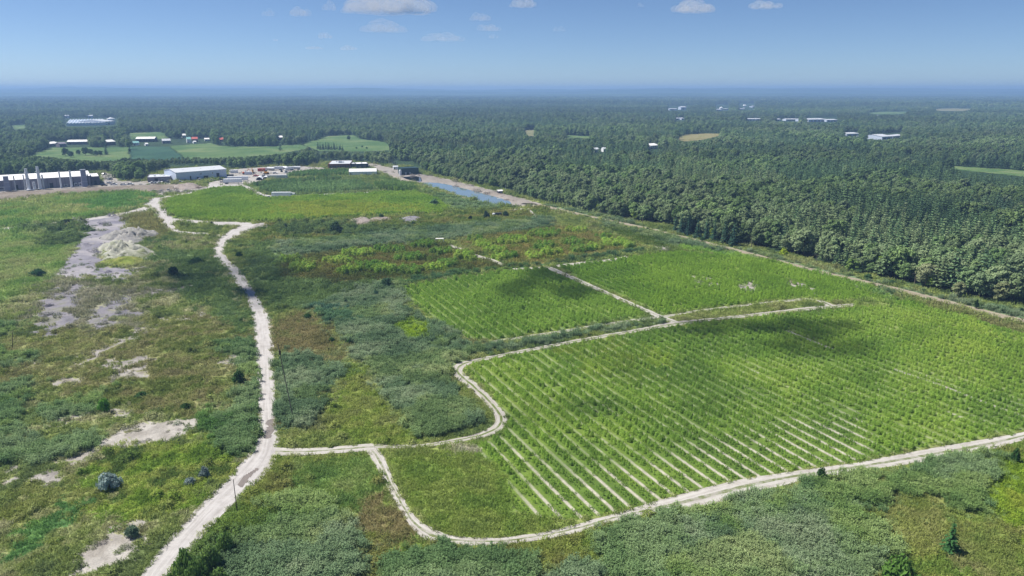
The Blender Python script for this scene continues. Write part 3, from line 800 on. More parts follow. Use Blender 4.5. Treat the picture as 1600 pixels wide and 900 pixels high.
for p, pal, nm, lb in FARMS:
    Q = np.array([G(a, b) for a, b in p])
    sheet(nm, p, GROUND, lb, 0.25, 'field' if 'field' in nm else nm, pal, max((Q.max(0) - Q.min(0)).max() / 80, 2), 8 if Q[:, 1].mean() < 1150 else 40)
# ---------------------------------------------------------------- plant forms
def unit(a):
    return a / np.maximum(np.linalg.norm(a, axis=1, keepdims=True), 1e-6)
def leaf_quads(c, nrm, size, rng, asp=1.6):
    """one leaf-spray face per centre, turned to its normal"""
    n = len(c)
    nrm = unit(nrm)
    r = unit(rng.normal(size=(n, 3)))
    u = unit(np.cross(nrm, r)); v = np.cross(nrm, u)
    s = np.asarray(size).reshape(-1, 1) * np.ones((n, 1))
    k = rng.uniform(0.75, 1.25, (n, 1))
    a, b = u * s * k * asp * .5, v * s / k * .5
    P = np.stack([c - a, c - b * .9 + a * .1, c + a, c + b * .9 - a * .1], 1).reshape(-1, 3)
    F = np.arange(4 * n).reshape(n, 4)
    sh = np.repeat(rng.uniform(0, 1, n), 4)
    return P, F, sh
def leafmesh(name, parts, mat):
    V, F, S, b = [], [], [], 0
    for p, f, s in parts:
        V.append(p); F.append(f + b); S.append(s); b += len(p)
    me = npmesh(name, np.vstack(V), np.vstack(F), {'shade': ('FLOAT', 'POINT', np.concatenate(S))})
    if mat: me.materials.append(mat)
    return me
def crown_round(seed, h=10.0, w=3.6, base=0.22, lobes=15, per=46, leaf=0.95):
    rng = np.random.default_rng(seed)
    parts = []
    for k in range(lobes):
        t = (k + .5) / lobes
        zz = h * (base + (1 - base) * (t ** .8)) * 0.93
        rel = (zz / h - base) / (1 - base)
        rad = w * (math.sin(math.pi * min(max(rel * .82 + .16, 0), 1)) ** .7) * rng.uniform(.45, .8)
        an = k * 2.4 + rng.uniform(-.5, .5)
        c = np.array([math.cos(an) * rad, math.sin(an) * rad, zz])
        lr = w * rng.uniform(.34, .56) * (1.0 if rel < .75 else .75)
        d = unit(rng.normal(size=(per, 3)))
        d[:, 2] = np.where(d[:, 2] < -.3, -d[:, 2], d[:, 2])
        p = c + d * lr * rng.uniform(.55, 1.05, (per, 1)) * np.array([1, 1, .8])
        P, F, sh = leaf_quads(p, d + rng.normal(size=(per, 3)) * .45 + np.array([0, 0, .35]), leaf * rng.uniform(.7, 1.25, per), rng, 1.35)
        parts.append((P, F, sh * .7 + rng.uniform(0, .3)))
    return parts
def crown_pine(seed, h=12.0, w=3.0, tiers=11, base=0.14, droop=-.05, irregular=.35, leaf=1.0):
    rng = np.random.default_rng(seed)
    C, NN, S = [], [], []
    for k in range(tiers):
        t = k / (tiers - 1)
        z = h * (base + (1 - base) * t)
        R = w * ((1 - t) ** .8 if droop < 0 else (1 - t ** 2.2) ** .85) * rng.uniform(1 - irregular, 1 + irregular * .4) + .18
        nb = max(4, int(9 * (1 - t) + 3))
        off = rng.uniform(0, 6.28)
        for b in range(nb):
            an = off + 6.283 * b / nb + rng.uniform(-.25, .25)
            L_ = R * rng.uniform(.65, 1.12)
            m = max(2, int(L_ / (leaf * .52)))
            for q in range(m):
                f = (q + .7) / m
                p = np.array([math.cos(an) * L_ * f, math.sin(an) * L_ * f, z + droop * L_ * f * 1.6 + rng.uniform(-.12, .12) * h * .06])
                C.append(p); NN.append(np.array([math.cos(an) * .5, math.sin(an) * .5, 1.0]) + rng.normal(size=3) * .45); S.append(leaf * rng.uniform(.6, 1.15))
    C.append(np.array([0, 0, h])); NN.append(np.array([1., 0, .3])); S.append(leaf * .6)
    P, F, sh = leaf_quads(np.array(C), np.array(NN), np.array(S), rng, 1.7)
    return [(P, F, sh)]
def trunk_mesh(name, h, r, seed, limbs=5):
    rng = random.Random(seed)
    m = MB()
    m.cyl((0, 0, -.15), (0.05, 0.02, h * .45), r, r * .7, 7)
    m.cyl((0.05, 0.02, h * .45), (0.0, 0.08, h * .88), r * .7, r * .18, 6)
    for k in range(limbs):
        a = k * 2.4 + rng.uniform(-.4, .4); z = h * (.3 + .45 * k / limbs)
        l = h * .2 * rng.uniform(.7, 1.2)
        m.cyl((0, 0, z), (math.cos(a) * l, math.sin(a) * l, z + l * .55), r * .35, r * .08, 5)
    me = m.mesh(name); me.materials.append(BARK)
    return me
# (crown mesh, trunk mesh, height) of each tree form; heights in metres at scale 1
ROUND = []; PINE = []; SPRUCE = []
for k in range(5):
    hh = 9.6 + .5 * k
    ROUND.append((crown_round(100 + k, hh, 3.5 + .3 * (k % 3), .18 + .03 * (k % 2), 17 + k, 110, .62), trunk_mesh('trunk', hh, .2, k), hh))
for k in range(4):
    hh = 12.0 + .8 * k
    PINE.append((crown_pine(200 + k, hh, 3.1 + .3 * (k % 2), 11, .16, .02, .45, .8), trunk_mesh('trunk', hh, .2, 20 + k, 3), hh))
for k in range(3):
    hh = 10.5 + .8 * k
    SPRUCE.append((crown_pine(300 + k, hh, 2.2, 15, .06, -.18, .15, .66), trunk_mesh('trunk', hh, .17, 40 + k, 0), hh))
FORMS = [('broadleaf', q) for q in ROUND] + [('pine', q) for q in PINE] + [('spruce', q) for q in SPRUCE]

def stalks(seed, n, spread, h0, h1, wdt, lean, plume=0.0, nleaf=0):
    """upright blades; leaves fold off the stalk"""
    rng = np.random.default_rng(seed)
    V, F, S = [], [], []
    for k in range(n):
        a = rng.uniform(0, 6.283); r = spread * math.sqrt(rng.uniform())
        b = np.array([r * math.cos(a), r * math.sin(a), 0])
        h = rng.uniform(h0, h1)
        t = rng.normal(size=2) * lean * h
        tip = b + np.array([t[0], t[1], h])
        mid = b + np.array([t[0] * .3, t[1] * .3, h * .6])
        w = np.array([math.cos(a * 3), math.sin(a * 3), 0]) * wdt
        o = len(V)
        V += [b - w * .4, b + w * .4, mid + w, mid - w]
        F.append((o, o + 1, o + 2, o + 3))
        V += [mid - w, mid + w, tip + w * .2, tip - w * .2]
        F.append((o + 4, o + 5, o + 6, o + 7))
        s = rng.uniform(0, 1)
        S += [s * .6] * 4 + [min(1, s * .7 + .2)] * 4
        for q in range(nleaf):
            f = rng.uniform(.45, .95)
            p = b + (tip - b) * f
            an = rng.uniform(0, 6.283); ll = rng.uniform(.28, .5) * (h1 / 2.6)
            dd = np.array([math.cos(an), math.sin(an), rng.uniform(-.1, .5)]) * ll
            ww = np.array([-math.sin(an), math.cos(an), 0]) * wdt * 1.3
            o = len(V)
            V += [p, p + dd * .5 + ww, p + dd, p + dd * .5 - ww]
            F.append((o, o + 1, o + 2, o + 3))
            S += [rng.uniform(.2, 1)] * 4
    return [(np.array(V), np.array(F), np.array(S))]
def dome(seed, n, rad, h, leaf, flat=.75, asp=1.5):
    rng = np.random.default_rng(seed)
    d = unit(rng.normal(size=(n, 3))); d[:, 2] = np.abs(d[:, 2])
    lump = 1 + .3 * np.sin(d[:, 0] * 5 + seed) * np.sin(d[:, 1] * 5 + 2)
    p = d * np.array([rad, rad, h]) * (lump * rng.uniform(.55, 1.05, n))[:, None]
    return [leaf_quads(p, d + rng.normal(size=(n, 3)) * .5 + np.array([0, 0, .4]), leaf * rng.uniform(.6, 1.3, n), rng, asp)]
def willow(seed, h, rad, n, leaf):
    rng = np.random.default_rng(seed)
    t = rng.uniform(.08, 1, n) ** .8
    a = rng.uniform(0, 6.283, n)
    r = rad * (.25 + .75 * np.sin(np.pi * np.clip(t * .8 + .15, 0, 1))) * np.sqrt(rng.uniform(.15, 1, n))
    p = np.stack([r * np.cos(a), r * np.sin(a), t * h * rng.uniform(.8, 1.1, n)], 1)
    nn = np.stack([np.cos(a) * .6, np.sin(a) * .6, np.full(n, .55)], 1) + rng.normal(size=(n, 3)) * .5
    return [leaf_quads(p, nn, leaf * rng.uniform(.7, 1.3, n), rng, 2.2)]
def proto_collection(name, meshes):
    c = bpy.data.collections.new(name)
    for k, me in enumerate(meshes):
        c.objects.link(bpy.data.objects.new('%s_%02d' % (name, k), me))
    return c
def tree_joined(k):
    (kind, (cr, tr, hh)) = FORMS[k]
    me = leafmesh('whole_tree', cr, LEAF_I)
    return me
C_TREE = proto_collection('tree_form', [tree_joined(k) for k in range(len(FORMS))])
C_REED = proto_collection('reed_form', [leafmesh('reed', stalks(500 + k, 34, .8, 1.35, 2.1, .045, .14, nleaf=3), LEAF_I) for k in range(5)])
C_TUFT = proto_collection('tuft_form', [leafmesh('tuft', stalks(520 + k, 34, .6, .25, .62, .035, .35, nleaf=1), LEAF_I) for k in range(4)])
C_HERB = proto_collection('herb_form', [leafmesh('herb', dome(540 + k, 150 + 10 * k, .66, .26 + .09 * k, .105), LEAF_I) for k in range(5)])
C_WILL = proto_collection('willow_form', [leafmesh('willow', willow(560 + k, 1.35, .56, 210, .115), LEAF_I) for k in range(5)])
C_BUSH = proto_collection('bush_form', [leafmesh('bush', dome(580 + k, 420, 1.1, 1.25, .18), LEAF_I) for k in range(4)])

# ---------------------------------------------------------------- scattering with geometry nodes
NG = {}
def node_group(coll):
    if coll.name in NG: return NG[coll.name]
    ng = bpy.data.node_groups.new('plant_' + coll.name, 'GeometryNodeTree')
    ng.interface.new_socket('Geometry', in_out='INPUT', socket_type='NodeSocketGeometry')
    ng.interface.new_socket('Geometry', in_out='OUTPUT', socket_type='NodeSocketGeometry')
    n, l = ng.nodes, ng.links
    gi, go = n.new('NodeGroupInput'), n.new('NodeGroupOutput')
    ip = n.new('GeometryNodeInstanceOnPoints')
    ci = n.new('GeometryNodeCollectionInfo')
    ci.inputs['Collection'].default_value = coll
    ci.inputs['Separate Children'].default_value = True
    ci.inputs['Reset Children'].default_value = True
    ip.inputs['Pick Instance'].default_value = True
    def na(nm, typ):
        q = n.new('GeometryNodeInputNamedAttribute'); q.data_type = typ
        q.inputs['Name'].default_value = nm
        return [s for s in q.outputs if s.enabled and s.name == 'Attribute'][0]
    l.new(gi.outputs[0], ip.inputs['Points'])
    l.new(ci.outputs[0], ip.inputs['Instance'])
    l.new(na('idx', 'INT'), ip.inputs['Instance Index'])
    l.new(na('rot', 'FLOAT_VECTOR'), ip.inputs['Rotation'])
    l.new(na('scl', 'FLOAT_VECTOR'), ip.inputs['Scale'])
    l.new(ip.outputs[0], go.inputs[0])
    NG[coll.name] = ng
    return ng
RNG = np.random.default_rng(5)
TOTAL = [0]
def scatter(name, coll, x, y, scl, tint, label, cat, z=None, idx=None, tilt=.06, zs=None):
    n = len(x)
    if n == 0: return None
    TOTAL[0] += n
    nf = len(coll.objects)
    me = bpy.data.meshes.new(name)
    me.vertices.add(n)
    co = np.stack([x, y, np.zeros(n) if z is None else z], 1).astype(np.float32)
    me.vertices.foreach_set('co', co.ravel())
    def at(nm, typ, key, data, dt=np.float32):
        a = me.attributes.new(nm, typ, 'POINT'); a.data.foreach_set(key, np.ascontiguousarray(data, dtype=dt).ravel())
    at('rot', 'FLOAT_VECTOR', 'vector', np.stack([RNG.normal(0, tilt, n), RNG.normal(0, tilt, n), RNG.uniform(0, 6.283, n)], 1))
    zs = np.ones(n) if zs is None else zs
    at('scl', 'FLOAT_VECTOR', 'vector', np.stack([scl, scl, scl * zs], 1))
    at('idx', 'INT', 'value', RNG.integers(0, nf, n) if idx is None else idx, np.int32)
    at('tint', 'FLOAT_COLOR', 'color', np.hstack([np.clip(tint, 0, 1), np.ones((n, 1))]))
    o = bpy.data.objects.new(name, me)
    COL.objects.link(o)
    md = o.modifiers.new('plants', 'NODES')
    md.node_group = node_group(coll)
    return tag(o, label, cat, kind='stuff')
def jgrid(cell, r0, r1, half=46, seed=1):
    """jittered grid of points in the sector of ground before the camera"""
    rng = np.random.default_rng(seed)
    xs = np.arange(-r1, r1, cell); ys = np.arange(r0 * .6, r1, cell)
    xs = xs[np.abs(xs) < r1 * math.sin(math.radians(half))]
    X, Y = np.meshgrid(xs, ys)
    x, y = X.ravel(), Y.ravel()
    d = np.hypot(x, y)
    m = (d >= r0) & (d < r1) & (np.abs(x) < y * math.tan(math.radians(half)) )
    x, y = x[m], y[m]
    x = x + rng.uniform(-.5, .5, len(x)) * cell * .95
    y = y + rng.uniform(-.5, .5, len(x)) * cell * .95
    px, py = proj(x, y)
    m = (px > -110) & (px < 1710) & (py < 960)
    return x[m], y[m]
def region_of(px, py):
    r = np.full(px.shape, 1)
    lx = np.interp(py, [345, 370, 400, 500, 690, 745, 900], [300, 345, 345, 410, 415, 385, 240])
    r[(px < lx) & (py > 320)] = 0
    bot = np.interp(px, [240, 430, 570, 650, 700, 960, 1100, 1600], [900, 712, 706, 830, 846, 815, 785, 680])
    r[(py > bot) & (px > lx)] = 2
    return r
REG_NAME = {0: 'on the waste ground left of the dirt road', 1: 'in the middle between the roads and fields', 2: 'along the bottom edge below the chalky track'}
acc = {}
def put(key, *arr):
    acc.setdefault(key, []).append(arr)
VEG = 1.3
for (cell, r0, r1, sd) in ((0.62, 60, 165, 1), (0.85, 165, 260, 2), (1.35, 260, 420, 3), (2.4, 420, 760, 4)):
    x, y = jgrid(cell, r0, r1, seed=sd)
    cls, rgb = cover(x, y)
    jr = np.random.default_rng(sd + 70)
    cls2, rgb2 = cover(x + jr.normal(0, 2.3, len(x)) * np.clip(np.hypot(x, y) / 200, .7, 3), y + jr.normal(0, 2.3, len(x)) * np.clip(np.hypot(x, y) / 200, .7, 3))
    soft = (cls2 != cls) & (cls2 != BARE) & (cls2 != NONE) & (cls2 != FARM)      # margins between kinds of growth blend
    rgb[soft] = rgb[soft] * .5 + rgb2[soft] * .5
    edge = cls2 != cls
    px, py = proj(x, y)
    reg = region_of(px, py)
    n = len(x)
    big = fbm(x / 6, y / 6, 201, 3)
    rnd = np.random.default_rng(sd).uniform(0, 1, (4, n))
    jit = 1 + (rnd[0] - .5)[:, None] * np.array([.34, .30, .34])
    tint = rgb * (VEG * np.where((cls == WEED) | (cls == GRASS) | (cls == DRY), 1.14, 1.0))[:, None] * jit
    s = cell / 0.62
    rv = fbm(x / 16, y / 16, 211, 3)
    mr_ = cls == REED
    tint[mr_] *= ((.86 + .3 * rv[mr_])[:, None] * np.where((rv[mr_] > .56)[:, None], np.array([1.08, 1.04, .82]), np.array([1, 1, 1])))
    for rg in (0, 1, 2):
        m0 = reg == rg
        # reeds
        m = m0 & (cls == REED) & (rnd[1] < (.62 if cell < 1 else .8))
        put(('reed', rg), x[m], y[m], (.72 + .5 * rnd[2][m]) * (1 if cell < 1 else s * .55) * np.where(edge[m], .7, 1), tint[m], np.where(edge[m], .75, 1) * (.62 + .4 * big[m] + .25 * (rnd[3][m] - .5)) / (1 if cell < 1 else s * .55) * (1.0 if cell < 1 else 1.1))
        # grasses
        m = m0 & (((cls == GRASS) & (rnd[1] < .75)) | ((cls == DRY) & (rnd[1] < .7)) | ((cls == WEED) & (rnd[1] < .42)) | ((cls == ROWS) & (rnd[1] < .07) & (cell < 1)))
        put(('tuft', rg), x[m], y[m], (.6 + .9 * rnd[2][m]) * s ** .8, tint[m], .6 + .7 * big[m])
        # herbs
        m = m0 & (((cls == WEED) & (rnd[1] > .42) & (rnd[1] < .86)) | ((cls == DRY) & (rnd[1] > .86)) | ((cls == BARE) & (rnd[1] > np.where(edge, .6, .95)) & (rnd[3] < big * 1.2 - .2)) | ((cls == SHRUB) & (rnd[1] < .3)))
        put(('herb', rg), x[m], y[m], (.35 + 1.05 * rnd[2][m] ** 2) * (.6 + .9 * big[m]) * s ** .85, tint[m], .8 + .5 * rnd[3][m])
        # bushes
        m = m0 & (((cls == SHRUB) & (rnd[1] > .72)) | ((cls == WEED) & (rnd[1] > .988) & (big > .5)))
        put(('bush', rg), x[m], y[m], (.5 + .9 * rnd[2][m]) * s ** .6, tint[m] * .9, .7 + .5 * rnd[3][m])
    # trial plots and tall plantation
    m = (cls == PLOT) & (rnd[1] < (.6 if cell < 1 else .97))
    put(('plot', 0), x[m], y[m], (1.25 + .5 * rnd[2][m]) * max(1, s * .6), tint[m] * 1.15, (1.15 + .4 * rnd[3][m]) / max(1, s * .7))
    m = (cls == TALL)
    put(('tall', 0), x[m], y[m], (1.2 + .3 * rnd[2][m]) * max(1, s * .42), tint[m], 1.0 + .2 * rnd[3][m])
KIND = {'reed': ('reed_bed', C_REED, 'blue green reeds growing', 'reeds'), 'tuft': ('grass', C_TUFT, 'short grass tufts growing', 'grass'),
        'herb': ('weeds', C_HERB, 'leafy low weeds growing', 'weeds'), 'bush': ('scrub', C_BUSH, 'dense dark green scrub growing', 'scrub')}
for (k, rg), lst in acc.items():
    x, y, s, t, zs = (np.concatenate([a[i] for a in lst]) for i in range(5))
    if k == 'plot':
        scatter('willow_plot', C_WILL, x, y, s, t, 'lime green willow bushes in the small trial plots', 'willows', zs=zs)
    elif k == 'tall':
        scatter('willow_plantation', C_WILL, x, y, s, t, 'tall dense willow plantation in front of the storage yard', 'willows', zs=zs)
    else:
        nm, c, lb, ct = KIND[k]
        scatter(nm, c, x, y, s, t, lb + ' ' + REG_NAME[rg], ct, zs=zs)

# crop rows
def crop(name, poly, label, sp, dr, per_row=2, h=1.0, seed=1):
    Q = np.array([G(a, b) for a, b in poly])
    nn = np.array([-math.sin(dr), math.cos(dr)]); tt = np.array([math.cos(dr), math.sin(dr)])
    s, t = Q @ nn, Q @ tt
    rng = np.random.default_rng(seed)
    ks = np.arange(math.floor(s.min() / sp), math.ceil(s.max() / sp) + 1)
    ts = np.arange(t.min(), t.max(), .62)
    K, T = np.meshgrid(ks, ts)
    X, Y, = [], []
    for q in range(per_row):
        off = (q - (per_row - 1) / 2) * .75
        a = K.ravel() * sp + off + rng.normal(0, .09, K.size)
        b = T.ravel() + rng.normal(0, .2, K.size)
        X.append(a * nn[0] + b * tt[0]); Y.append(a * nn[1] + b * tt[1])
    x, y = np.concatenate(X), np.concatenate(Y)
    px, py = proj(x, y)
    m = (px > -100) & (px < 1700) & inpoly(px, py, poly)
    x, y = x[m], y[m]
    cls, rgb = cover(x, y)
    m = cls == ROWS
    x, y, rgb = x[m], y[m], rgb[m]
    th = thinness(x, y)
    r = rng.uniform(0, 1, (3, len(x)))
    vig = .55 + .8 * fbm(x / 10, y / 10, 301, 3)
    m = r[0] > .08 + .22 * np.clip(th, 0, 1) + .5 * sstep(.36, .26, fbm(x / 5, y / 5, 302, 3))
    x, y, rgb, r, vig, th = x[m], y[m], rgb[m], r[:, m], vig[m], th[m]
    sc = (.82 + .3 * r[1]) * h * np.clip(vig, .7, 1.2) * (1 - .45 * np.clip(th, 0, 1))
    tint = rgb * 1.55 * (1 + (r[2] - .5)[:, None] * np.array([.3, .26, .3]))
    return scatter(name, C_WILL, x, y, sc, tint, label, 'willows', zs=.85 + .35 * r[0])
crop('willow_crop', FIELD_A, 'bright green shrub willow in long rows, the biggest near field', ROW_SP, ROW_DIR, 2, .74, 1)
crop('willow_crop', FIELD_B, 'bright green shrub willow left of the straight pale track', ROW_SP, ROW_DIR, 2, .95, 2)
crop('willow_crop', FIELD_C, 'bright green shrub willow right of the straight pale track', ROW_SP, ROW_DIR, 2, .85, 3)
crop('willow_crop', FIELD_D, 'yellow green willow field beyond the gravel mounds', 3.1, math.radians(-20), 2, 1.25, 4)

# ---------------------------------------------------------------- trees
TREE_H = np.array([q[2] for _, q in FORMS])
BLOCK = []      # photo outlines that trees must not cover: clearings and buildings
BLOCK += [p for p, *_ in FARMS]
BLOCK += [[(262,258),(358,258),(358,288),(262,288)], [(222,270),(268,270),(268,290),(222,290)], [(-90,279),(140,273),(158,274),(186,283),(186,300),(-90,310)], [(157,270),(165,268),(184,276),(184,284),(157,284)],
          [(75,221),(140,219),(140,231),(75,231)], [(164,219),(184,219),(184,229),(164,229)], [(205,214),(245,214),(270,217),(330,216),(330,229),(205,229)], [(284,210),(292,210),(292,216),(284,216)],
          [(341,216),(352,216),(352,222),(341,222)], [(432,214),(443,214),(443,219),(432,219)], [(100,185),(186,184),(186,196),(140,198),(98,198)], [(500,250),(580,252),(580,266),(500,266)],
          [(1260,183.5),(1310,183.5),(1310,190.5),(1260,190.5)], [(1319,206.5),(1344,206.5),(1342,212),(1319,212)], [(1354,210),(1412,206.5),(1410,214),(1378,217.5),(1354,216)], [(1014,227),(1031,227),(1031,233.5),(1014,233.5)],
          [(612,250),(640,252),(660,262),(660,270),(612,268)], [(1043,166),(1075,166),(1075,173.5),(1043,173.5)], [(1118,164),(1140,164),(1140,173.5),(1118,173.5)], [(1154,162),(1180,162),(1180,172),(1154,172)], [(1164,185),(1190,185),(1190,189),(1164,189)], [(1212,186),(1250,186),(1250,190),(1212,190)], [(927,235),(950,235),(950,238.5),(927,238.5)], [(1055,185),(1070,185),(1070,188.5),(1055,188.5)], [(1470,258),(1640,269),(1640,272),(1470,262)]]
def blocked(x, y, h):
    b = np.zeros(len(x), bool)
    for f in (0.02, .25, .5, .75, .97):
        px, py = proj(x, y, h * f)
        for p in BLOCK:
            b |= inpoly(px, py, p)
    bx, by = proj(x, y, 0.0)
    belt = (by > 249) & (bx < 625)
    b &= ~belt
    for p in BLOCK:
        b |= belt & inpoly(bx, by, p)
    return b
BELT_TOP = ([-200, 0, 60, 110, 160, 205, 290, 340, 400, 440, 480, 560, 612, 640], [232, 238, 244, 249, 252, 251, 249, 247, 244, 240, 236, 238, 236, 225])
TP_PINE = LA((60,82,58),(70,90,63),(80,100,68),(64,84,64))
TP_BROAD = LA((72,92,58),(82,102,64),(94,112,70),(92,106,78),(78,98,60))
TP_OLIVE = LA((88,104,70),(98,110,80),(82,98,68))
def forest_points(cell, r0, r1, seed, hs=1.0, half=46):
    x, y = jgrid(cell, r0, r1, half, seed)
    px, py = proj(x, y)
    m = inpoly(px, py, FOREST_POLY)
    x, y, px, py = x[m], y[m], px[m], py[m]
    n = len(x)
    rng = np.random.default_rng(seed)
    r = rng.uniform(0, 1, (4, n))
    mix = fbm(x / 70, y / 70, 401, 3) + .25 * (r[0] - .5)
    # conifers fill the right forest, broadleaves the left farmland and the forest edges
    conif = mix + .05 * sstep(700, 1300, px) - .10 * sstep(640, 420, px) > .54
    ey = np.interp(px, [p[0] for p in FOREST_EDGE], [p[1] for p in FOREST_EDGE])
    conif &= ~((px > 640) & (py > ey - 14) & (r[2] < .72) & ~((px > 1040) & (px < 1160)))
    spr = conif & (r[1] < .14)
    nb, npn = len(ROUND), len(PINE)
    idx = np.where(conif, np.where(spr, nb + npn + (r[2] * len(SPRUCE)).astype(int), nb + (r[2] * npn).astype(int)), (r[2] * nb).astype(int))
    sc = (.48 + .68 * r[3] ** 1.5) * hs * np.where(conif, .92, 1.0) * (.85 + .3 * fbm(x / 40, y / 40, 402, 2))
    t = fbm(x / 55, y / 55, 403, 3) * 1.6 - .3 + (r[1] - .5) * .7
    tint = np.where(conif[:, None], ramp(TP_PINE, t), ramp(TP_BROAD, t))
    yl = (px > 640) & (py > ey - 16) & (r[3] < .06) & ~conif
    ol = (fbm(x / 90, y / 90, 404, 2) > .62) & (r[0] > .35)
    tint[ol] = ramp(TP_OLIVE, r[2][ol])
    tint = tint * (.78 + .44 * sstep(.3, .7, fbm(x / 420, y / 260, 406, 3)))[:, None]
    tint[yl] = LA((112,128,56))[0]
    tint = tint * (1 + (r[1] - .5)[:, None] * .4)
    belt = (py > 249) & (px < 625)
    hm = height_at(y, np.interp(px, *BELT_TOP) + 5 * r[0] - 1)
    sc = np.where(belt, np.clip(np.minimum(sc, hm / TREE_H[idx]), .3, 2), sc)
    low = (px > 640) & (px < 905) & (py > np.interp(px, [p[0] for p in FOREST_EDGE], [p[1] for p in FOREST_EDGE]) - 12)
    sc = np.where(low, np.minimum(sc, (5.0 + 2.5 * r[3]) / TREE_H[idx]), sc)
    h = TREE_H[idx] * sc
    dens = fbm(x / 30, y / 30, 405, 2)
    keep = ~blocked(x, y, h) & ((dens > .26) | (r[0] > .5))
    return x[keep], y[keep], sc[keep], tint[keep] , idx[keep]
TREE_K = 1.68
near = forest_points(3.8, 150, 700, 21)
mid1 = forest_points(5.2, 700, 1500, 22)
mid2 = forest_points(7.6, 1500, 3200, 23, 1.12)
far = forest_points(15.0, 3200, 7500, 24, 1.7)
# the trees that show largest stand as single trees
nx_, ny_, ns_, nt_, ni_ = near
px, py = proj(nx_, ny_)
right = px > 780
d = np.hypot(nx_, ny_)
order = np.argsort(np.where(right & (px < 1630), d - TREE_H[ni_] * ns_ * 2, 1e9))
single = order[:286]
rest = np.ones(len(nx_), bool); rest[single] = False
def joinset(sets):
    return [np.concatenate([s[i] for s in sets]) for i in range(5)]
A = [a[rest] for a in near]
px, py = proj(A[0], A[1])
lm = px < 620
FX = joinset([[a[~lm] for a in A], mid1, mid2, far])
# split the mass into the right forest and the left belts
px, py = proj(FX[0], FX[1])
lm2 = px < 620
scatter('forest', C_TREE, *[a[~lm2] for a in FX[:3]], FX[3][~lm2] * TREE_K, 'dense mixed forest filling the right half back to the horizon', 'forest', idx=FX[4][~lm2])
LX = joinset([[a[lm] for a in A], [a[lm2] for a in FX]])
scatter('forest', C_TREE, *LX[:3], LX[3] * TREE_K, 'woods and tree belts round the farms behind the white warehouse', 'forest', idx=LX[4])

CROWN_O = [leafmesh('crown', FORMS[k][1][0], LEAF_O) for k in range(len(FORMS))]
def tree(name, k, x, y, s, tint, label, cat='tree', group=None, rz=None, z=0.0, sz=None):
    e = empty(name, (x, y, z), random.uniform(0, 6.28) if rz is None else rz)
    e.scale = (s, s, s if sz is None else sz)
    c = link('crown', CROWN_O[k], None, e)
    c.color = (*np.clip(tint, 0, 1), 1)
    link('trunk', FORMS[k][1][1], None, e)
    return tag(e, label, cat, group)
random.seed(3)
ORD = ['first','second','third','fourth','fifth','sixth','seventh','eighth','ninth','tenth','eleventh','twelfth','thirteenth','fourteenth','fifteenth','sixteenth','seventeenth','eighteenth','nineteenth','twentieth']
for a, t in enumerate(('twenty', 'thirty', 'forty', 'fifty', 'sixty', 'seventy')):
    for k in range(10):
        if a == 0 and k == 0: continue
        ORD.append({'twenty':'twentieth','thirty':'thirtieth','forty':'fortieth','fifty':'fiftieth','sixty':'sixtieth','seventy':'seventieth'}[t] if k == 0 else t + '-' + ORD[k - 1])
# front row: in bins along the forest edge the tree standing closest to the road
sx, sy, ss, st, si = nx_[single], ny_[single], ns_[single], nt_[single], ni_[single]
spx, spy = proj(sx, sy)
edge_y = np.interp(spx, [p[0] for p in FOREST_EDGE], [p[1] for p in FOREST_EDGE])
bins = np.floor((1640 - spx) / 16)
row = np.zeros(len(sx), int)
for b in np.unique(bins):
    k = np.nonzero(bins == b)[0]
    row[k[np.argsort(edge_y[k] - spy[k])]] = np.arange(len(k))
rank = {}
for rw in range(row.max() + 1):
    k = np.nonzero(row == rw)[0]
    for q, j in enumerate(k[np.argsort(-spx[k])]): rank[int(j)] = q
KN = {'broadleaf': ('broadleaf_tree', 'rounded broadleaf tree'), 'pine': ('pine_tree', 'dark plumed pine'), 'spruce': ('spruce_tree', 'narrow pointed spruce')}
for j in range(len(sx)):
    kd = FORMS[si[j]][0]
    nm, lb = KN[kd]
    lab = '%s in the %s row of the forest edge, %s from the right' % (lb, 'front' if row[j] == 0 else ORD[row[j]], ORD[min(rank[j], len(ORD) - 1)])
    tree(nm, int(si[j]), sx[j], sy[j], float(ss[j]), st[j] * TREE_K, lab, 'tree', 'trees along the forest edge')
# ---------------------------------------------------------------- single shrubs and trees
SHRUB_ME = {}
def shrub_mesh(seed, n, leaf, spiky=False):
    key = (seed, n, leaf, spiky)
    if key not in SHRUB_ME:
        rng = np.random.default_rng(seed + 900)
        parts = []
        lob = 11
        for q in range(lob):
            an = q * 2.4 + rng.uniform(-.4, .4); rr = .62 * math.sqrt((q + .4) / lob)
            sz = rng.uniform(.3, .5); zc = (1 - (rr / .75) ** 2) * rng.uniform(.35, .7)
            d = unit(rng.normal(size=(n // lob, 3))); d[:, 2] = np.where(d[:, 2] < -.2, -d[:, 2], d[:, 2])
            p = np.array([math.cos(an) * rr, math.sin(an) * rr, zc]) + d * sz * rng.uniform(.5, 1.1, (n // lob, 1)) * np.array([1, 1, .75])
            p[:, 2] = np.maximum(p[:, 2], .02)
            P, F, sh = leaf_quads(p, d + rng.normal(size=p.shape) * (.9 if spiky else .5) + np.array([0, 0, .3]), leaf * rng.uniform(.6, 1.3, len(p)), rng, 2.6 if spiky else 1.5)
            parts.append((P, F, sh * .7 + rng.uniform(0, .3)))
        SHRUB_ME[key] = leafmesh('foliage', parts, LEAF_O)
    return SHRUB_ME[key]
STEM = MB()
for k in range(5):
    a = k * 1.26
    STEM.cyl((0, 0, -.1), (math.cos(a) * .35, math.sin(a) * .35, .7), .05, .02, 5)
STEM = STEM.mesh('stem'); STEM.materials.append(BARK)
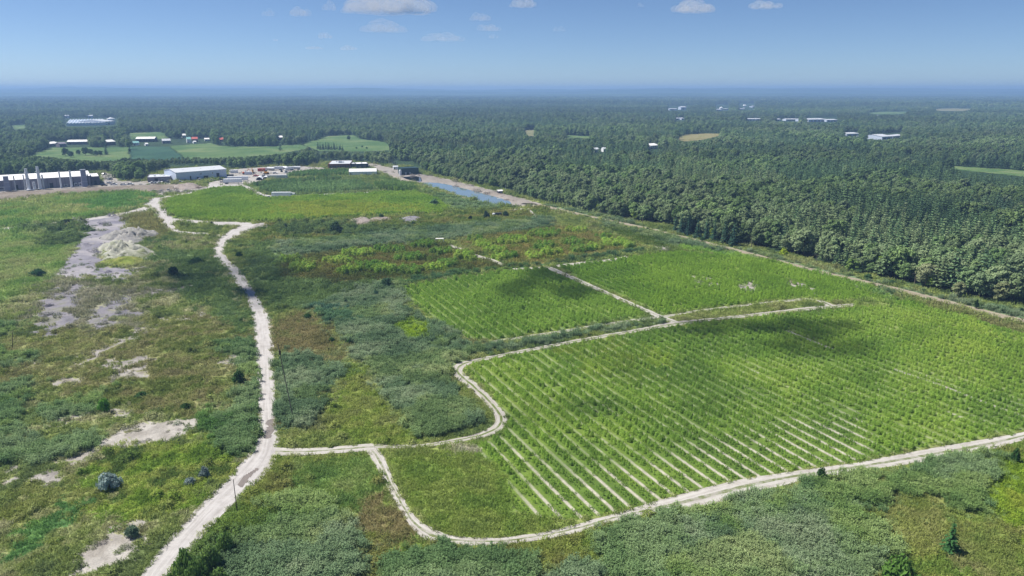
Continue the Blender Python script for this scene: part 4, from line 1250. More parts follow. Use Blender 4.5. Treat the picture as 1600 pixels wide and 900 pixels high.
def shrub(name, px, py, w, top, rgb, label, cat='shrub', seed=0, n=900, leaf=.13, spiky=False, group=None, k=1.0):
    """px,py: foot in photo pixels; w: width in pixels; top: row its top reaches"""
    g = G(px, py)
    h = max(.5, height_at(g[1], top))
    r = w / 2 / (FPX / (g[1] * CP + CAMH * SP))
    e = empty(name, (g[0], g[1], 0), (seed * 1.7) % 6.28)
    e.scale = (r, r, h)
    f = link('foliage', shrub_mesh(seed % 5, n, leaf, spiky), None, e)
    c = LA(rgb)[0] * 1.2 * k
    f.color = (*c, 1)
    link('stem', STEM, None, e)
    return tag(e, label, cat, group)
shrub('silver_shrub', 171, 764, 39, 736, (148,164,160), 'large silvery blue shrub on the weedy slope at bottom left', seed=1, n=1200, leaf=.10, spiky=True)
shrub('silver_shrub', 320, 746, 17, 729, (128,142,140), 'small silvery shrub closest to the dirt road', seed=2, leaf=.13, spiky=True)
shrub('silver_shrub', 297, 757, 19, 744, (138,152,150), 'low silvery shrub left of the smallest one by the road', seed=3, leaf=.13, spiky=True)
shrub('silver_shrub', 207, 838, 24, 820, (104,124,100), 'grey green shrub at the edge of the bare patch at bottom', seed=4, spiky=True)
for j, (a, b, w, t, c, lb) in enumerate((
    (525,364,24,344,(62,84,58),'round dark bush beside the gravel mounds'), (604,449,22,432,(66,92,66),'round bush at the left end of the reed strip'),
    (588,464,13,452,(60,88,68),'small bush in the reeds below the round one'), (541,478,9,465,(48,74,54),'narrow dark bush standing in the blue green reeds'),
    (481,498,14,488,(56,88,44),'low dark bush on the brown grass patch'), (546,537,11,528,(58,88,44),'small bush on the right rim of the brown patch'), (519,535,12,526,(60,92,44),'small bush just left of another on the brown patch'),
    (374,598,24,576,(62,92,52),'round green bush left of the dirt road by the reeds'), (164,644,22,618,(96,140,58),'bright green bush at the end of the left reeds'),
    (291,640,20,628,(58,84,46),'dark bush above the long white bare strip'), (222,620,22,611,(62,92,52),'low dark bush in the waste ground above the white strip'),
    (271,431,18,414,(50,76,46),'dark round bush on the shaded slope left of the road'), (306,412,28,402,(46,72,42),'wide dark bush nearest the road bend'), (60,432,28,418,(56,88,62),'low dark bush at the edge of the mown grass on the left'),
    (105,349,26,341,(44,58,38),'dark clump at the corner of the slate pad'), (331,350.5,6,345,(72,92,56),'tiny bush on the grassy island'), (374,402,14,392,(48,78,44),'dark bush inside the road bend'),
    (760,341,12,328,(52,72,58),'round dark bush left of the small white tank'), (735,342.5,9,336,(48,66,50),'small dark bush, leftmost of three beside the tank'), (790,338,11,328,(64,88,62),'grey green bush right of the small tank'),
    (646,351.5,11,346,(46,64,48),'dark bush at the foot of the right gravel mound'), (596,342,10,333,(70,96,56),'green bush between two gravel mounds'),
    (678,322,24,310,(82,112,74),'wide bush at the right end of the yellow green field'), (1356,437,15,426,(66,94,60),'dark round bush beside the forest road'), (1394,444,13,436,(62,90,58),'bush beside the forest road, right of the rounder one'),
    (1525,482,9,466,(44,66,42),'upright dark bush at the right end of the forest road'), (1594,488,11,480,(52,80,58),'dark bush in the reeds at the right edge'),
    (1224,399,17,387,(150,168,52),'yellow green bush at the foot of the forest'), (1393,480,9,475,(88,118,60),'low bush in the grass above the big field'),
    (1400,915,66,862,(84,116,54),'broad bright green bush cut off by the bottom edge'), (1585,722,15,697,(60,92,48),'small bush on the chalky track near the right edge'), (1283,752,16,728,(58,86,46),'small dark bush standing on the chalky track'),
    (1012,362,9,355,(60,86,56),'small bush by the forest road near the reeds'), (1097,377,9,369,(62,90,56),'small bush before the row of spruces'))):
    shrub('shrub', a, b, w, t, c, lb, 'bush', seed=j, n=800, leaf=.14)
for j, (a, b, w, t) in enumerate(((292,908,46,850),(330,893,40,842),(312,925,50,868),(352,868,34,826),(372,846,26,822),(270,930,34,890),(345,925,42,880))):
    shrub('shrub', a, b, w, t, [(88,112,58),(100,122,66),(78,102,52)][j % 3], ['leafy bush at the bottom edge, nearest the road', 'leafy bush in the thicket right of the road', 'big leafy bush cut off by the bottom edge', 'leafy bush near the top of the roadside thicket', 'topmost bush of the roadside thicket', 'leftmost bush of the roadside thicket', 'rightmost bush of the roadside thicket'][j], 'bush', seed=20 + j, n=1600, leaf=.10, k=1.3)
def tree_px(name, k, px, py, top, rgb, label, w=1.0, group=None, cat='tree'):
    g = G(px, py)
    h = height_at(g[1], top)
    s = h / FORMS[k][1][2]
    return tree(name, k, g[0], g[1], s * w, LA(rgb)[0] * TREE_K, label, cat, group, sz=s)
nb, npn = len(ROUND), len(PINE)
tree_px('spruce_tree', nb + npn, 1484, 862, 820, (52,84,48), 'young dark spruce alone in the grass at bottom right', 1.5)
for j, (a, b, t, k, c, lb) in enumerate(((1378,428,398,1,(104,126,48),'yellow green tree in the forest front, left of two'), (1420,434,408,2,(98,122,50),'yellow green tree in the forest front, right of two'), (1497,466,440,3,(110,116,84),'pale grey green tree at the forest front near the right'),
        (1330,426,404,0,(92,112,60),'light green tree between the forest road bushes'), (1563,472,440,4,(106,112,80),'pale olive tree at the forest front by the right edge'), (1445,448,412,1,(112,118,88),'pale grey tree at the forest front beside the utility pole'))):
    tree_px('broadleaf_tree', k, a, b, t, c, lb, 1.15, 'notable trees of the forest front')
for j, (a, b, t, k, c) in enumerate(((1065,366,335,nb + npn,(44,66,56)), (1056,362,336,nb + npn + 1,(46,68,58)), (1076,368,338,nb + npn + 2,(42,64,54)), (1090,372,344,nb + npn,(46,70,56)), (1104,374,340,nb + npn + 1,(48,72,58)), (1116,377,344,nb + npn + 2,(46,70,56)), (1132,382,348,nb + npn,(48,70,56)), (1146,385,350,nb + npn + 1,(46,70,58)))):
    tree_px('spruce_tree', k, a, b, t, c, ['tall dark spruce, third from left in the spruce row', 'tall dark spruce, second from left in the spruce row', 'dark spruce, fourth from left in the spruce row', 'dark spruce, fifth from left in the spruce row', 'dark spruce, sixth from left in the spruce row', 'dark spruce, seventh from left in the spruce row', 'dark spruce, second from right in the spruce row', 'dark spruce, rightmost in the spruce row'][j], 1.3, 'spruce row by the reeds')
MEADOW = [(103,244,231,0,'leftmost'), (111,246,236,1,'second'), (123,242,234,2,'third'), (134,243,230,3,'fourth'), (143,243,233,4,'fifth'), (150,244,235,0,'sixth'), (157,244,235,1,'seventh'), (166,242,226,nb + npn,'rightmost and tallest')]
for a, b, t, k, o in MEADOW:
    tree_px('meadow_tree', k, a, b, t, (58,84,58), ('%s tree of the loose row across the meadow' if 'right' in o or 'left' in o else '%s tree from the left in the loose meadow row') % o, 1.3, 'loose row of trees in the meadow')
for j in range(14):
    a = 497 + j * 2.9 + (j % 3) * .6
    tree_px('fir_tree', nb + npn + j % 3, a, 233 + (j % 2) * 1.2 + max(0, j - 9) * .3, 222 + (j % 4) * .8 + max(0, j - 7) * .6, (44,68,58), 'dark fir in the clump by the pale meadow, %s from the left' % ORD[j], 1.3, 'fir clump by the meadow')
tree_px('meadow_tree', 2, 545, 219, 212, (56,82,60), 'lone round tree at the top of the pale meadow', 1.2)
tree_px('meadow_tree', nb + 1, 438, 236, 224, (50,76,58), 'lone tree at the far end of the hay field', 1.2)
for j, (a, b) in enumerate(((557,231),(566,229),(573,231))):
    tree_px('hedge_bush', j, a, b + 1.5, b - 1.5, (60,92,60), ['left', 'middle', 'right'][j] + ' bush of the low hedge crossing the pale meadow', 1.6, 'hedge in the meadow')

# ---------------------------------------------------------------- mounds of rubble and gravel
def mound(name, outline_px, top, mat, pal, label, seed=0, cat='mound', rough=.25, peaks=None):
    """outline of the foot in photo pixels; top row of the crest"""
    Q = np.array([G(a, b) for a, b in outline_px]); c = Q.mean(0)
    h = height_at(c[1], top) * .68
    R = 14; n = 48
    ang = np.linspace(0, 2 * np.pi, n, endpoint=False)
    qa = np.arctan2(Q[:, 1] - c[1], Q[:, 0] - c[0]); qr = np.hypot(Q[:, 0] - c[0], Q[:, 1] - c[1])
    o = np.argsort(qa)
    rad = np.interp(ang - np.pi, np.concatenate([qa[o] - 2 * np.pi, qa[o], qa[o] + 2 * np.pi]), np.tile(qr[o], 3))
    ang = ang - np.pi
    V = [(c[0], c[1], h * (.72 + rough * 2.2 * float((fbm(np.array([c[0] / 2.6]), np.array([c[1] / 2.6]), seed, 4)[0] - .5) * 2)))]
    for k in range(1, R + 1):
        f = k / R
        x, y = c[0] + np.cos(ang) * rad * f, c[1] + np.sin(ang) * rad * f
        nz = (fbm(x / 2.6, y / 2.6, seed, 4) - .5) * 2
        z = h * (1 - f ** 2.4) * (.72 + rough * 2.2 * nz) + h * rough * .9 * nz * f * (1 - f) * 2
        if k == R: z = np.full(n, -.05)
        V += list(zip(x, y, np.maximum(z, -.05)))
    F = []
    for k in range(R):
        for j in range(n):
            a, b = 1 + (k - 1) * n + j, 1 + (k - 1) * n + (j + 1) % n
            if k == 0: F.append((0, 1 + j, 1 + (j + 1) % n, 1 + (j + 1) % n))
            else: F.append((a, a + n, b + n, b))
    V = np.array(V)
    tris = [f[:3] if f[2] == f[3] else f for f in F]
    me = bpy.data.meshes.new(name)
    me.from_pydata([tuple(v) for v in V], [], tris)
    at = me.attributes.new('cover', 'FLOAT_COLOR', 'POINT')
    t = (fbm(V[:, 0] / 3, V[:, 1] / 3, seed + 5, 4) - .5) * 2.4 + .5
    at.data.foreach_set('color', np.hstack([ramp(pal, t), np.ones((len(V), 1))]).astype(np.float32).ravel())
    me.polygons.foreach_set('use_smooth', np.ones(len(me.polygons), bool))
    me.update()
    o = link(name, me, mat)
    return tag(o, label, cat)
P_RUB = LA((122,121,121),(136,134,132),(152,150,145),(112,112,108))
P_CHALK = LA((134,136,120),(152,152,140),(166,166,156),(106,112,80))
P_PINKG = LA((130,120,114),(142,132,126),(150,142,136))
mound('rubble_mound', [(178,376),(186,362),(205,356),(222,360),(224,374),(214,384),(196,386)], 354, SOILM, P_RUB, 'grey rubble mound behind the chalky one beside the slate pad', 3, rough=.35)
mound('rubble_mound', [(160,394),(172,380),(190,376),(208,384),(212,392),(232,406),(224,410),(200,402),(180,404)], 373, SOILM, P_CHALK, 'pale chalky rubble mound at the right rim of the slate pad', 7, rough=.4)
mound('gravel_heap', [(126,384),(130,379),(137,379),(143,383),(137,386)], 376, SOILM, P_SLATE, 'tiny grey gravel heap on the slate pad', 9)
mound('rubble_mound', [(165,402),(178,394),(190,396),(196,404),(180,408)], 391, SOILM, P_CHALK, 'low chalky heap in front of the pale mound', 15, rough=.4)
mound('grassy_mound', [(152,412),(170,404),(200,400),(228,408),(224,416),(190,416)], 400, SOILM, LA((96,110,50),(112,124,56),(124,126,70)), 'low grassy mound in front of the chalky rubble', 12)
mound('gravel_mound', [(549,348),(554,342),(568,339),(577,343),(580,349),(568,353),(554,353)], 337.5, SOILM, P_PINKG, 'pinkish grey gravel mound, left of the three', 21, rough=.12)
mound('gravel_mound', [(587,345),(592,339),(598,339),(602,345),(594,348)], 336.5, SOILM, P_PINKG, 'small gravel mound between the bush and the big mounds', 25, rough=.12)
mound('gravel_mound', [(630,345),(638,339),(646,338),(653,344),(645,348),(635,348)], 336, SOILM, P_SLATE, 'bluish grey gravel mound, right of the three', 27, rough=.12)
mound('soil_mound', [(280,294),(286,288),(293,286),(300,291),(298,296),(288,297)], 284.5, SOILM, P_PINKG, 'sandy soil mound in front of the white warehouse', 29, rough=.15)
mound('soil_mound', [(397,354),(405,350),(414,352),(412,357),(402,358)], 349, SOILM, P_BARE, 'small pale soil heap at the end of the dirt road', 33, rough=.2)
# long soil berm before the plant
def berm(name, front, back, h, label, pal, mat=SOILM):
    Fp = catmull([G(*p) for p in front], 5); Bp = catmull([G(*p) for p in back], 5)
    n = 90
    rs = lambda P: np.stack([np.interp(np.linspace(0, 1, n), np.linspace(0, 1, len(P)), P[:, k]) for k in (0, 1)], 1)
    Fp, Bp = rs(Fp), rs(Bp)
    prof = [(0, -.03), (.18, .8), (.35, 1), (.65, 1), (.85, .7), (1, -.03)]
    V = []
    for u, z in prof:
        p = Fp * (1 - u) + Bp * u
        nz = fbm(p[:, 0] / 6, p[:, 1] / 6, 8, 3)
        V.append(np.stack([p[:, 0], p[:, 1], h * z * (.7 + .6 * nz)], 1))
    V = np.stack(V, 1).reshape(-1, 3); nc = len(prof)
    i, j = np.meshgrid(np.arange(n - 1), np.arange(nc - 1), indexing='ij')
    a = (i * nc + j).ravel()
    Fc = np.stack([a, a + 1, a + nc + 1, a + nc], 1)
    t = (fbm(V[:, 0] / 9, V[:, 1] / 5, 18, 4) - .5) * 2.2 + .5
    me = npmesh(name, V, Fc, {'cover': ('FLOAT_COLOR', 'POINT', np.hstack([ramp(pal, t), np.ones((len(V), 1))]))})
    if me.polygons[len(me.polygons) // 2].normal.z < 0: me.flip_normals()
    return tag(link(name, me, mat), label, 'berm')
berm('soil_berm', [(-90,319),(0,311.5),(100,303),(200,297.5),(270,294.5)], [(-90,307),(0,301.5),(100,296),(200,291),(278,288)], 1.1, 'long brown soil berm in front of the plant with the stacks', P_SOIL)
berm('gravel_bank', [(660,285),(698,287.2),(722.6,293.2),(750,300),(777.7,307.5),(800,314),(812,319)], [(655,271.5),(688,279.5),(736.4,291),(777.7,301),(805,308.5),(832,316.5),(842,320)], .9, 'pinkish gravel bank along the forest side of the pond', LA((124,117,110),(134,128,121),(142,136,130)))
berm('gravel_bank', [(655,288),(667,292.5),(695,301),(722,309.5),(752,319),(772,322.5)], [(658,286.8),(667.5,290.6),(695,298.6),(722.6,307.2),(753,316.8),(768,319.8)], .5, 'thin pale bank along the near side of the pond', LA((146,139,126),(126,119,100)))
berm('gravel_bank', [(606,275),(628,283),(655,287.5)], [(613,273.5),(633,279.5),(657,285.2)], .6, 'pale bank at the near side of the black lined basin', LA((156,148,138),(146,138,128)))

# ---------------------------------------------------------------- poles
def pole(name, px, py, tx, ty, r, mat, label, arm=False, cap=None, cat='pole'):
    g = G(px, py)
    u, v = (tx - 800) / FPX, (450 - ty) / FPX
    t = g[1] / (CP + v * SP)
    top = Vector((u * t - g[0], 0, CAMH + (v * CP - SP) * t))
    e = empty(name, (g[0], g[1], 0))
    MB().cyl((0, 0, -.3), top, r, r * .6, 8).build('shaft', mat, e)
    if arm:
        a = MB().box(-1.1, 1.1, -.07, .07, -.09, .09).build('crossarm', mat, e, top * .955)
        for s in (-.95, 0, .95):
            MB().cyl((s, 0, .09), (s, 0, .36), .06, .04, 6).build('insulator', GLASS, a)
    if cap:
        MB().cyl((0, 0, 0), (0, 0, cap), r * 1.7, r * 1.7, 8).build('collar', WOODD, e, top * .86)
    return tag(e, label, cat)
pole('utility_pole', 459, 656, 434, 537, .13, WOOD, 'tall leaning utility pole in the reeds right of the dirt road', arm=False, cap=.9)
pole('marker_post', 370.5, 798, 364.5, 749, .09, WOODD, 'thin dark post beside the dirt road near the bottom', cat='post')
for a, b, c, d, lb in ((1174,388,1174.5,370,'pale utility pole at the forest foot by the yellow green bush'), (1276,412,1276.5,398,'pale utility pole at the forest foot in the middle of the verge'), (1429,446,1431,427,'pale utility pole at the forest foot beside a grey tree'),
                       (1004,352,1004,336,'pale utility pole at the forest foot, farthest along the road'), (938,336,938,322,'thin pole by the trees behind the pond end')):
    pole('utility_pole', a, b, c, d, .16, WOOD, lb, arm=True)
pole('marker_post', 1523, 491.5, 1523, 486.5, .16, POSTW, 'short white post beside the forest road', cat='post')
pole('lamp_post', 790, 303, 790, 289, .12, STEEL, 'tall lamp post beside the small shed on the bank', cat='lamp post')
for j, (a, t) in enumerate(((608,249.5),(611,248.5),(614,249),(617,250),(620,250))):
    pole('steel_post', a, 262.5 - .2 * (j % 2), a, t, .14, STEEL, ['pale steel post behind the shed, %s of five' % q for q in ('leftmost', 'second from left', 'middle', 'second from right', 'rightmost')][j], cat='post')
pole('bare_trunk', 19, 545, 20, 516, .1, WOODD, 'thin bare dead trunk at the left edge', cat='dead tree')

# ---------------------------------------------------------------- buildings
def frame(fl, fr):
    a, b = G(*fl), G(*fr)
    d = b - a
    return (a[0], a[1], 0), math.atan2(d[1], d[0]), float(np.hypot(*d))
def gable_parts(e, w, dep, eave, ridge, wall, roof, base=0.0, along='x', over=.35, th=.18):
    """walls with gable ends and a two-slope roof; ridge along x (or y)"""
    m = MB()
    if along == 'x':
        m.prismx([(0, 0), (dep, 0), (dep, eave), (dep / 2, ridge - .02), (0, eave)], 0, w)
    else:
        m.prism([(0, 0), (w, 0), (w, eave), (w / 2, ridge - .02), (0, eave)], 0, dep)
    m.build('wall', wall, e)
    r = MB()
    half = dep / 2 if along == 'x' else w / 2
    sl = (ridge - eave) / half
    prof = [(-over, eave - over * sl + .03), (half, ridge + .03), (2 * half + over, eave - over * sl + .03), (2 * half + over, eave - over * sl + th + .03), (half, ridge + th + .03), (-over, eave - over * sl + th + .03)]
    if along == 'x': r.prismx(prof, -over, w + over)
    else: r.prism(prof, -over, dep + over)
    return r.build('roof', roof, e)
def doors(e, rects, mat, y=-.06, name='door', th=.08):
    for (x0, x1, z0, z1) in rects:
        MB().box(x0, x1, y, y + th - .02, z0, z1).build(name, mat, e)
def windows(e, rects, y=-.05):
    for (x0, x1, z0, z1) in rects:
        f = MB().box(x0, x1, y, -.005, z0, z1).build('window', WPAINT, e)
        MB().box(x0 + .12, x1 - .12, y - .03, y - .003, z0 + .12, z1 - .12).build('pane', GLASS, f)
def flat_parts(e, w, dep, h, wall, roof, par=.4):
    MB().box(0, w, 0, dep, 0, h).build('wall', wall, e)
    r = MB()
    r.box(.25, w - .25, .25, dep - .25, h + .01, h + .12)
    ro = r.build('roof', roof, e)
    m = MB()
    m.box(0, w, 0, .24, h + .004, h + par).box(0, w, dep - .24, dep, h + .004, h + par).box(0, .24, .245, dep - .245, h + .004, h + par).box(w - .24, w, .245, dep - .245, h + .004, h + par)
    m.build('parapet', wall, e)
    return ro
def vent(ro, x, y, z, s=1.0, mat=STEEL):
    MB().box(x - s, x + s, y - s * .7, y + s * .7, z, z + s).build('roof_vent', mat, ro)
# white warehouse
loc, rz, w = frame((276.3, 284), (354.6, 277.6))
e = empty('warehouse', loc, rz)
ro = gable_parts(e, w, 26, 7.0, 8.9, BLUEWHITE, PALEROOF)
doors(e, [(w * .26, w * .285, .05, 3.6), (w * .53, w * .62, .05, 3.0), (w * .79, w * .85, .05, 4.4), (w * .40, w * .43, .05, 2.4)], DARK)
MB().box(w * .435, w * .47, -2.4, -.07, .05, 2.3).build('porch', WHITE, e)
for q in (.2, .55, .82): vent(ro, w * q, 7, 7.8, .5)
for q in (.12, .36, .48, .66, .9):
    MB().box(w * q, w * q + .12, -.1, -.005, 0, 6.8).build('downpipe', WHITE, e)
windows(e, [(w * .46, w * .5, 4.2, 5.2), (w * .70, w * .73, 4.2, 5.2)])
tag(e, 'big white metal warehouse with dark open doors', 'warehouse')
# low annex
loc, rz, w = frame((231, 284.5), (267, 283))
e = empty('workshop', loc, rz)
ro = flat_parts(e, w, 22, 3.4, GREY, PALEROOF)
doors(e, [(w * .3, w * .45, .05, 2.6)], DARK); windows(e, [(w * .6, w * .72, 1.2, 2.2), (w * .8, w * .92, 1.2, 2.2)])
vent(ro, w * .3, 8, 3.55, .7); vent(ro, w * .7, 12, 3.55, .5)
tag(e, 'low grey flat roofed workshop left of the white warehouse', 'workshop')
# the plant with stacks
PL, prz, pw = frame((-85, 303.5), (142.5, 289.6))
e = empty('plant_building', PL, prz)
ro = gable_parts(e, pw, 34, 7.2, 9.4, GREY, WHITEROOF)
for k in range(1, 16):
    MB().box(pw * k / 16 - .1, pw * k / 16 + .1, -.12, -.004, 0, 7.0).build('wall_rib', DGREY, e)
doors(e, [(pw * .46, pw * .48, .05, 3.5), (pw * .70, pw * .725, .05, 3.5), (pw * .86, pw * .88, .05, 3.0)], DARK)
for k in range(6): vent(ro, pw * (.3 + .12 * k), 17, 9.3, .6)
tag(e, 'very long grey plant building with bright white roof', 'plant')
loc, rz, w = frame((143.2, 289.4), (157, 288.6))
e = empty('annex_building', loc, rz)
flat_parts(e, w, 26, 6.2, DGREY, WHITEROOF)
doors(e, [(w * .35, w * .6, .05, 3.2)], DARK)
tag(e, 'dark brown grey annex at the right end of the plant', 'annex')
def stack(name, px, py, top, r0, r1, mat, label, box=False, cat='stack'):
    py = max(py, 303.5 - (px + 85) * .0611 + 1.3)
    g = G(px, py); h = height_at(g[1], top)
    e = empty(name, (g[0], g[1], 0), prz)
    if box:
        MB().taper(-r0, r0, -r0 * .8, r0 * .8, 0, h, r0 - r1, (r0 - r1) * .8).build('duct', mat, e)
        MB().box(-r1 * 1.06, r1 * 1.06, -r1 * .86, r1 * .86, h + .003, h + .35).build('rim', STEEL, e)
        for z in (.3, .6):
            MB().box(-r0 * 1.04, r0 * 1.04, -r0 * .84, r0 * .84, h * z, h * z + .2).build('band', STEEL, e)
    else:
        MB().cyl((0, 0, 0), (0, 0, h), r0, r1, 14).build('shaft', mat, e)
        MB().cyl((0, 0, h + .002), (0, 0, h + .3), r1 * 1.2, r1 * 1.2, 14).build('rim', STEEL, e)
        MB().cyl((0, 0, 0), (0, 0, .6), r0 * 1.5, r0 * 1.5, 14).build('base', STEEL, e)
        if r0 > .7:
            for z in (.55, .8):
                MB().cyl((0, 0, h * z), (0, 0, h * z + .25), r0 * 1.25, r0 * 1.25, 14).build('platform', STEEL, e)
            MB().box(r0 * .9, r0 * .9 + .12, -.25, .25, .6, h * .97).build('ladder', STEEL, e)
    return tag(e, label, cat)
stack('exhaust_duct', 12.5, 297, 276, 1.6, 1.6, MAUVE, 'square mauve exhaust duct at the left end of the plant', True)
stack('exhaust_stack', 25, 297, 275.5, .42, .4, STEEL, 'thin dark stack second from left at the plant')
stack('exhaust_stack', 40, 294.5, 273.5, .5, .42, STEEL, 'thin pale stack left of the tall tapered one')
stack('exhaust_stack', 45.5, 297.5, 264, 1.2, .85, WHITE, 'tall pale tapered stack, left of the two tallest')
stack('storage_tank', 54.5, 294.5, 285, .9, .9, WHITE, 'short white tank between the two tallest stacks', cat='tank')
stack('exhaust_stack', 63.5, 293.5, 261, 1.2, .85, WHITE, 'tallest pale stack of the plant')
stack('exhaust_stack', 69, 292.8, 273.5, .55, .5, STEEL, 'thin stack right of the tallest one')
stack('exhaust_stack', 96, 291, 268, .6, .5, WHITE, 'slim white stack in the middle of the plant front')
stack('exhaust_stack', 112.5, 291.5, 267.2, .75, .55, WHITE, 'slim white stack beside the broad square duct')
stack('exhaust_duct', 133, 290.5, 265.5, 1.9, 1.7, MAUVE, 'broad square duct near the right end of the plant', True)
stack('exhaust_stack', 139, 289.5, 273, .4, .4, DGREY, 'thin dark stack at the right end of the plant')
def unit_box(name, px, py, wpx, hm, dm, mat, label, cat='equipment'):
    g = G(px, py); w = wpx / (FPX / (g[1] * CP + CAMH * SP))
    e = empty(name, (g[0], g[1], 0), prz)
    MB().box(-w / 2, w / 2, 0, dm, .25, hm).build('housing', mat, e)
    MB().box(-w / 2 - .1, w / 2 + .1, -.1, dm + .1, 0, .25).build('plinth', BLOCKM, e)
    MB().box(-w * .3, w * .3, -.05, -.003, hm * .35, hm * .8).build('louvre', DGREY, e)
    return tag(e, label, cat)
for a, b, w, h, m, lb in ((86.5,292.5,11,3.0,STEEL,'wide steel air handling unit in front of the plant'), (97,292.3,6,1.6,WHITE,'low white unit at the foot of the middle stack'), (103.5,292,4.5,2.0,STEEL,'small steel unit between the two slim white stacks'), (119,291.5,4.5,2.6,STEEL,'boxy steel unit left of the broad square duct'), (126,291.2,4.5,2.8,WHITE,'white unit close to the broad square duct'), (3,298.5,9,3.0,SILVER,'silver tank unit at the left edge of the plant'), (48,298.2,9,1.0,WHITE,'low white skip in front of the tallest stacks')):
    unit_box('air_unit', a, b, w, h, 2.4, m, lb)
# orange office hall
loc, rz, w = frame((513.5, 264.8), (547.5, 264.3))
e = empty('office_hall', loc, rz)
ro = flat_parts(e, w, 34, 4.6, BROWNW, PALEROOF)
MB().box(-.25, -.01, .02, 33.98, 0, 4.9).build('end_wall', ORANGE, e)
for k in range(8):
    f = MB().box(w * (.06 + .115 * k), w * (.13 + .115 * k), -.08, -.005, 1.4, 3.2).build('window', DGREY, e)
    MB().box(w * (.065 + .115 * k), w * (.125 + .115 * k), -.12, -.083, 1.5, 3.1).build('pane', GLASS, f)
vent(ro, w * .5, 12, 4.75, 1.6); vent(ro, w * .62, 16, 4.75, .8); vent(ro, w * .3, 20, 4.75, .7)
tag(e, 'low brown hall with an orange end wall and flat pale roof', 'hall')
loc, rz, w = frame((547.7, 263.3), (556.5, 263.2))
e = empty('glass_link', loc, rz)
flat_parts(e, w, 14, 4.0, NAVY, PALEROOF)
for k in range(4):
    MB().box(w * (.06 + .235 * k), w * (.24 + .235 * k), -.06, -.004, .5, 3.6).build('pane', GLASS, e)
tag(e, 'dark glazed link between the brown hall and the navy block', 'building')
loc, rz, w = frame((557, 264.2), (576, 263.6))
e = empty('navy_block', loc, rz)
ro = flat_parts(e, w, 16, 4.4, NAVY, WHITEROOF)
windows(e, [(w * .2, w * .35, 1.4, 2.8), (w * .6, w * .75, 1.4, 2.8)]); vent(ro, w * .5, 6, 4.55, .6)
tag(e, 'navy blue block with a white roof right of the brown hall', 'building')
# white fabric tent hall
loc, rz, w = frame((545.6, 275.3), (588.4, 274.6))
e = empty('tent_hall', loc, rz)
gable_parts(e, w, 10, 3.6, 5.6, WHITE, WHITEROOF, over=.1, th=.08)
for k in range(1, 8):
    MB().box(w * k / 8 - .08, w * k / 8 + .08, -.05, -.004, 0, 3.5).build('frame_rib', STEEL, e)
doors(e, [(w * .03, w * .09, .03, 2.4)], GREY)
tag(e, 'long white fabric tent hall behind the plantation', 'tent')
# dark tank building, white silo
loc, rz, w = frame((627.6, 273.6), (654.4, 272.4))
e = empty('tank_building', loc, rz)
flat_parts(e, w, 12, 5.4, DGREEN, DGREEN, .3)
for k in range(1, 9):
    MB().box(w * k / 9 - .06, w * k / 9 + .06, -.07, -.003, .1, 5.3).build('panel_joint', NAVY, e)
doors(e, [(w * .2, w * .28, .05, 2.2), (w * .45, w * .52, .05, 2.0)], STEEL)
tag(e, 'dark green steel tank building above the black lined basin', 'tank building')
g = G(625.6, 274)
e = empty('silo', (g[0], g[1], 0))
MB().cyl((0, 0, 0), (0, 0, 4.2), 1.1, 1.1, 16).build('shell', WHITE, e); MB().cyl((0, 0, 4.2), (0, 0, 4.8), 1.1, .25, 16).build('roof', STEEL, e)
tag(e, 'white upright tank at the left corner of the dark green building', 'tank')
def shed(name, fl, fr, dep, eave, ridge, wall, roof, label, cat='shed', along='x', nd=1, nw=2):
    loc, rz, w = frame(fl, fr)
    e = empty(name, loc, rz)
    gable_parts(e, w, dep, eave, ridge, wall, roof, along=along, over=.25)
    if nd: doors(e, [(w * .1, w * .1 + min(1.2 + .03 * w, w * .2), .04, min(2.2, eave * .8))], DARK)
    for k in range(nw):
        a = w * (.35 + .55 * k / max(nw, 1))
        windows(e, [(a, a + min(1.3, w * .14), eave * .4, eave * .75)])
    return tag(e, label, cat)
shed('shed', (614.8, 264.7), (622, 264.5), 5, 2.2, 2.9, WHITE, PALEROOF, 'small white shed in front of the steel posts')
shed('shed', (778.6, 304), (785.6, 303.6), 3.2, 2.3, 2.9, DGREY, WHITEROOF, 'tiny white roofed shed on the bank beside the lamp post')
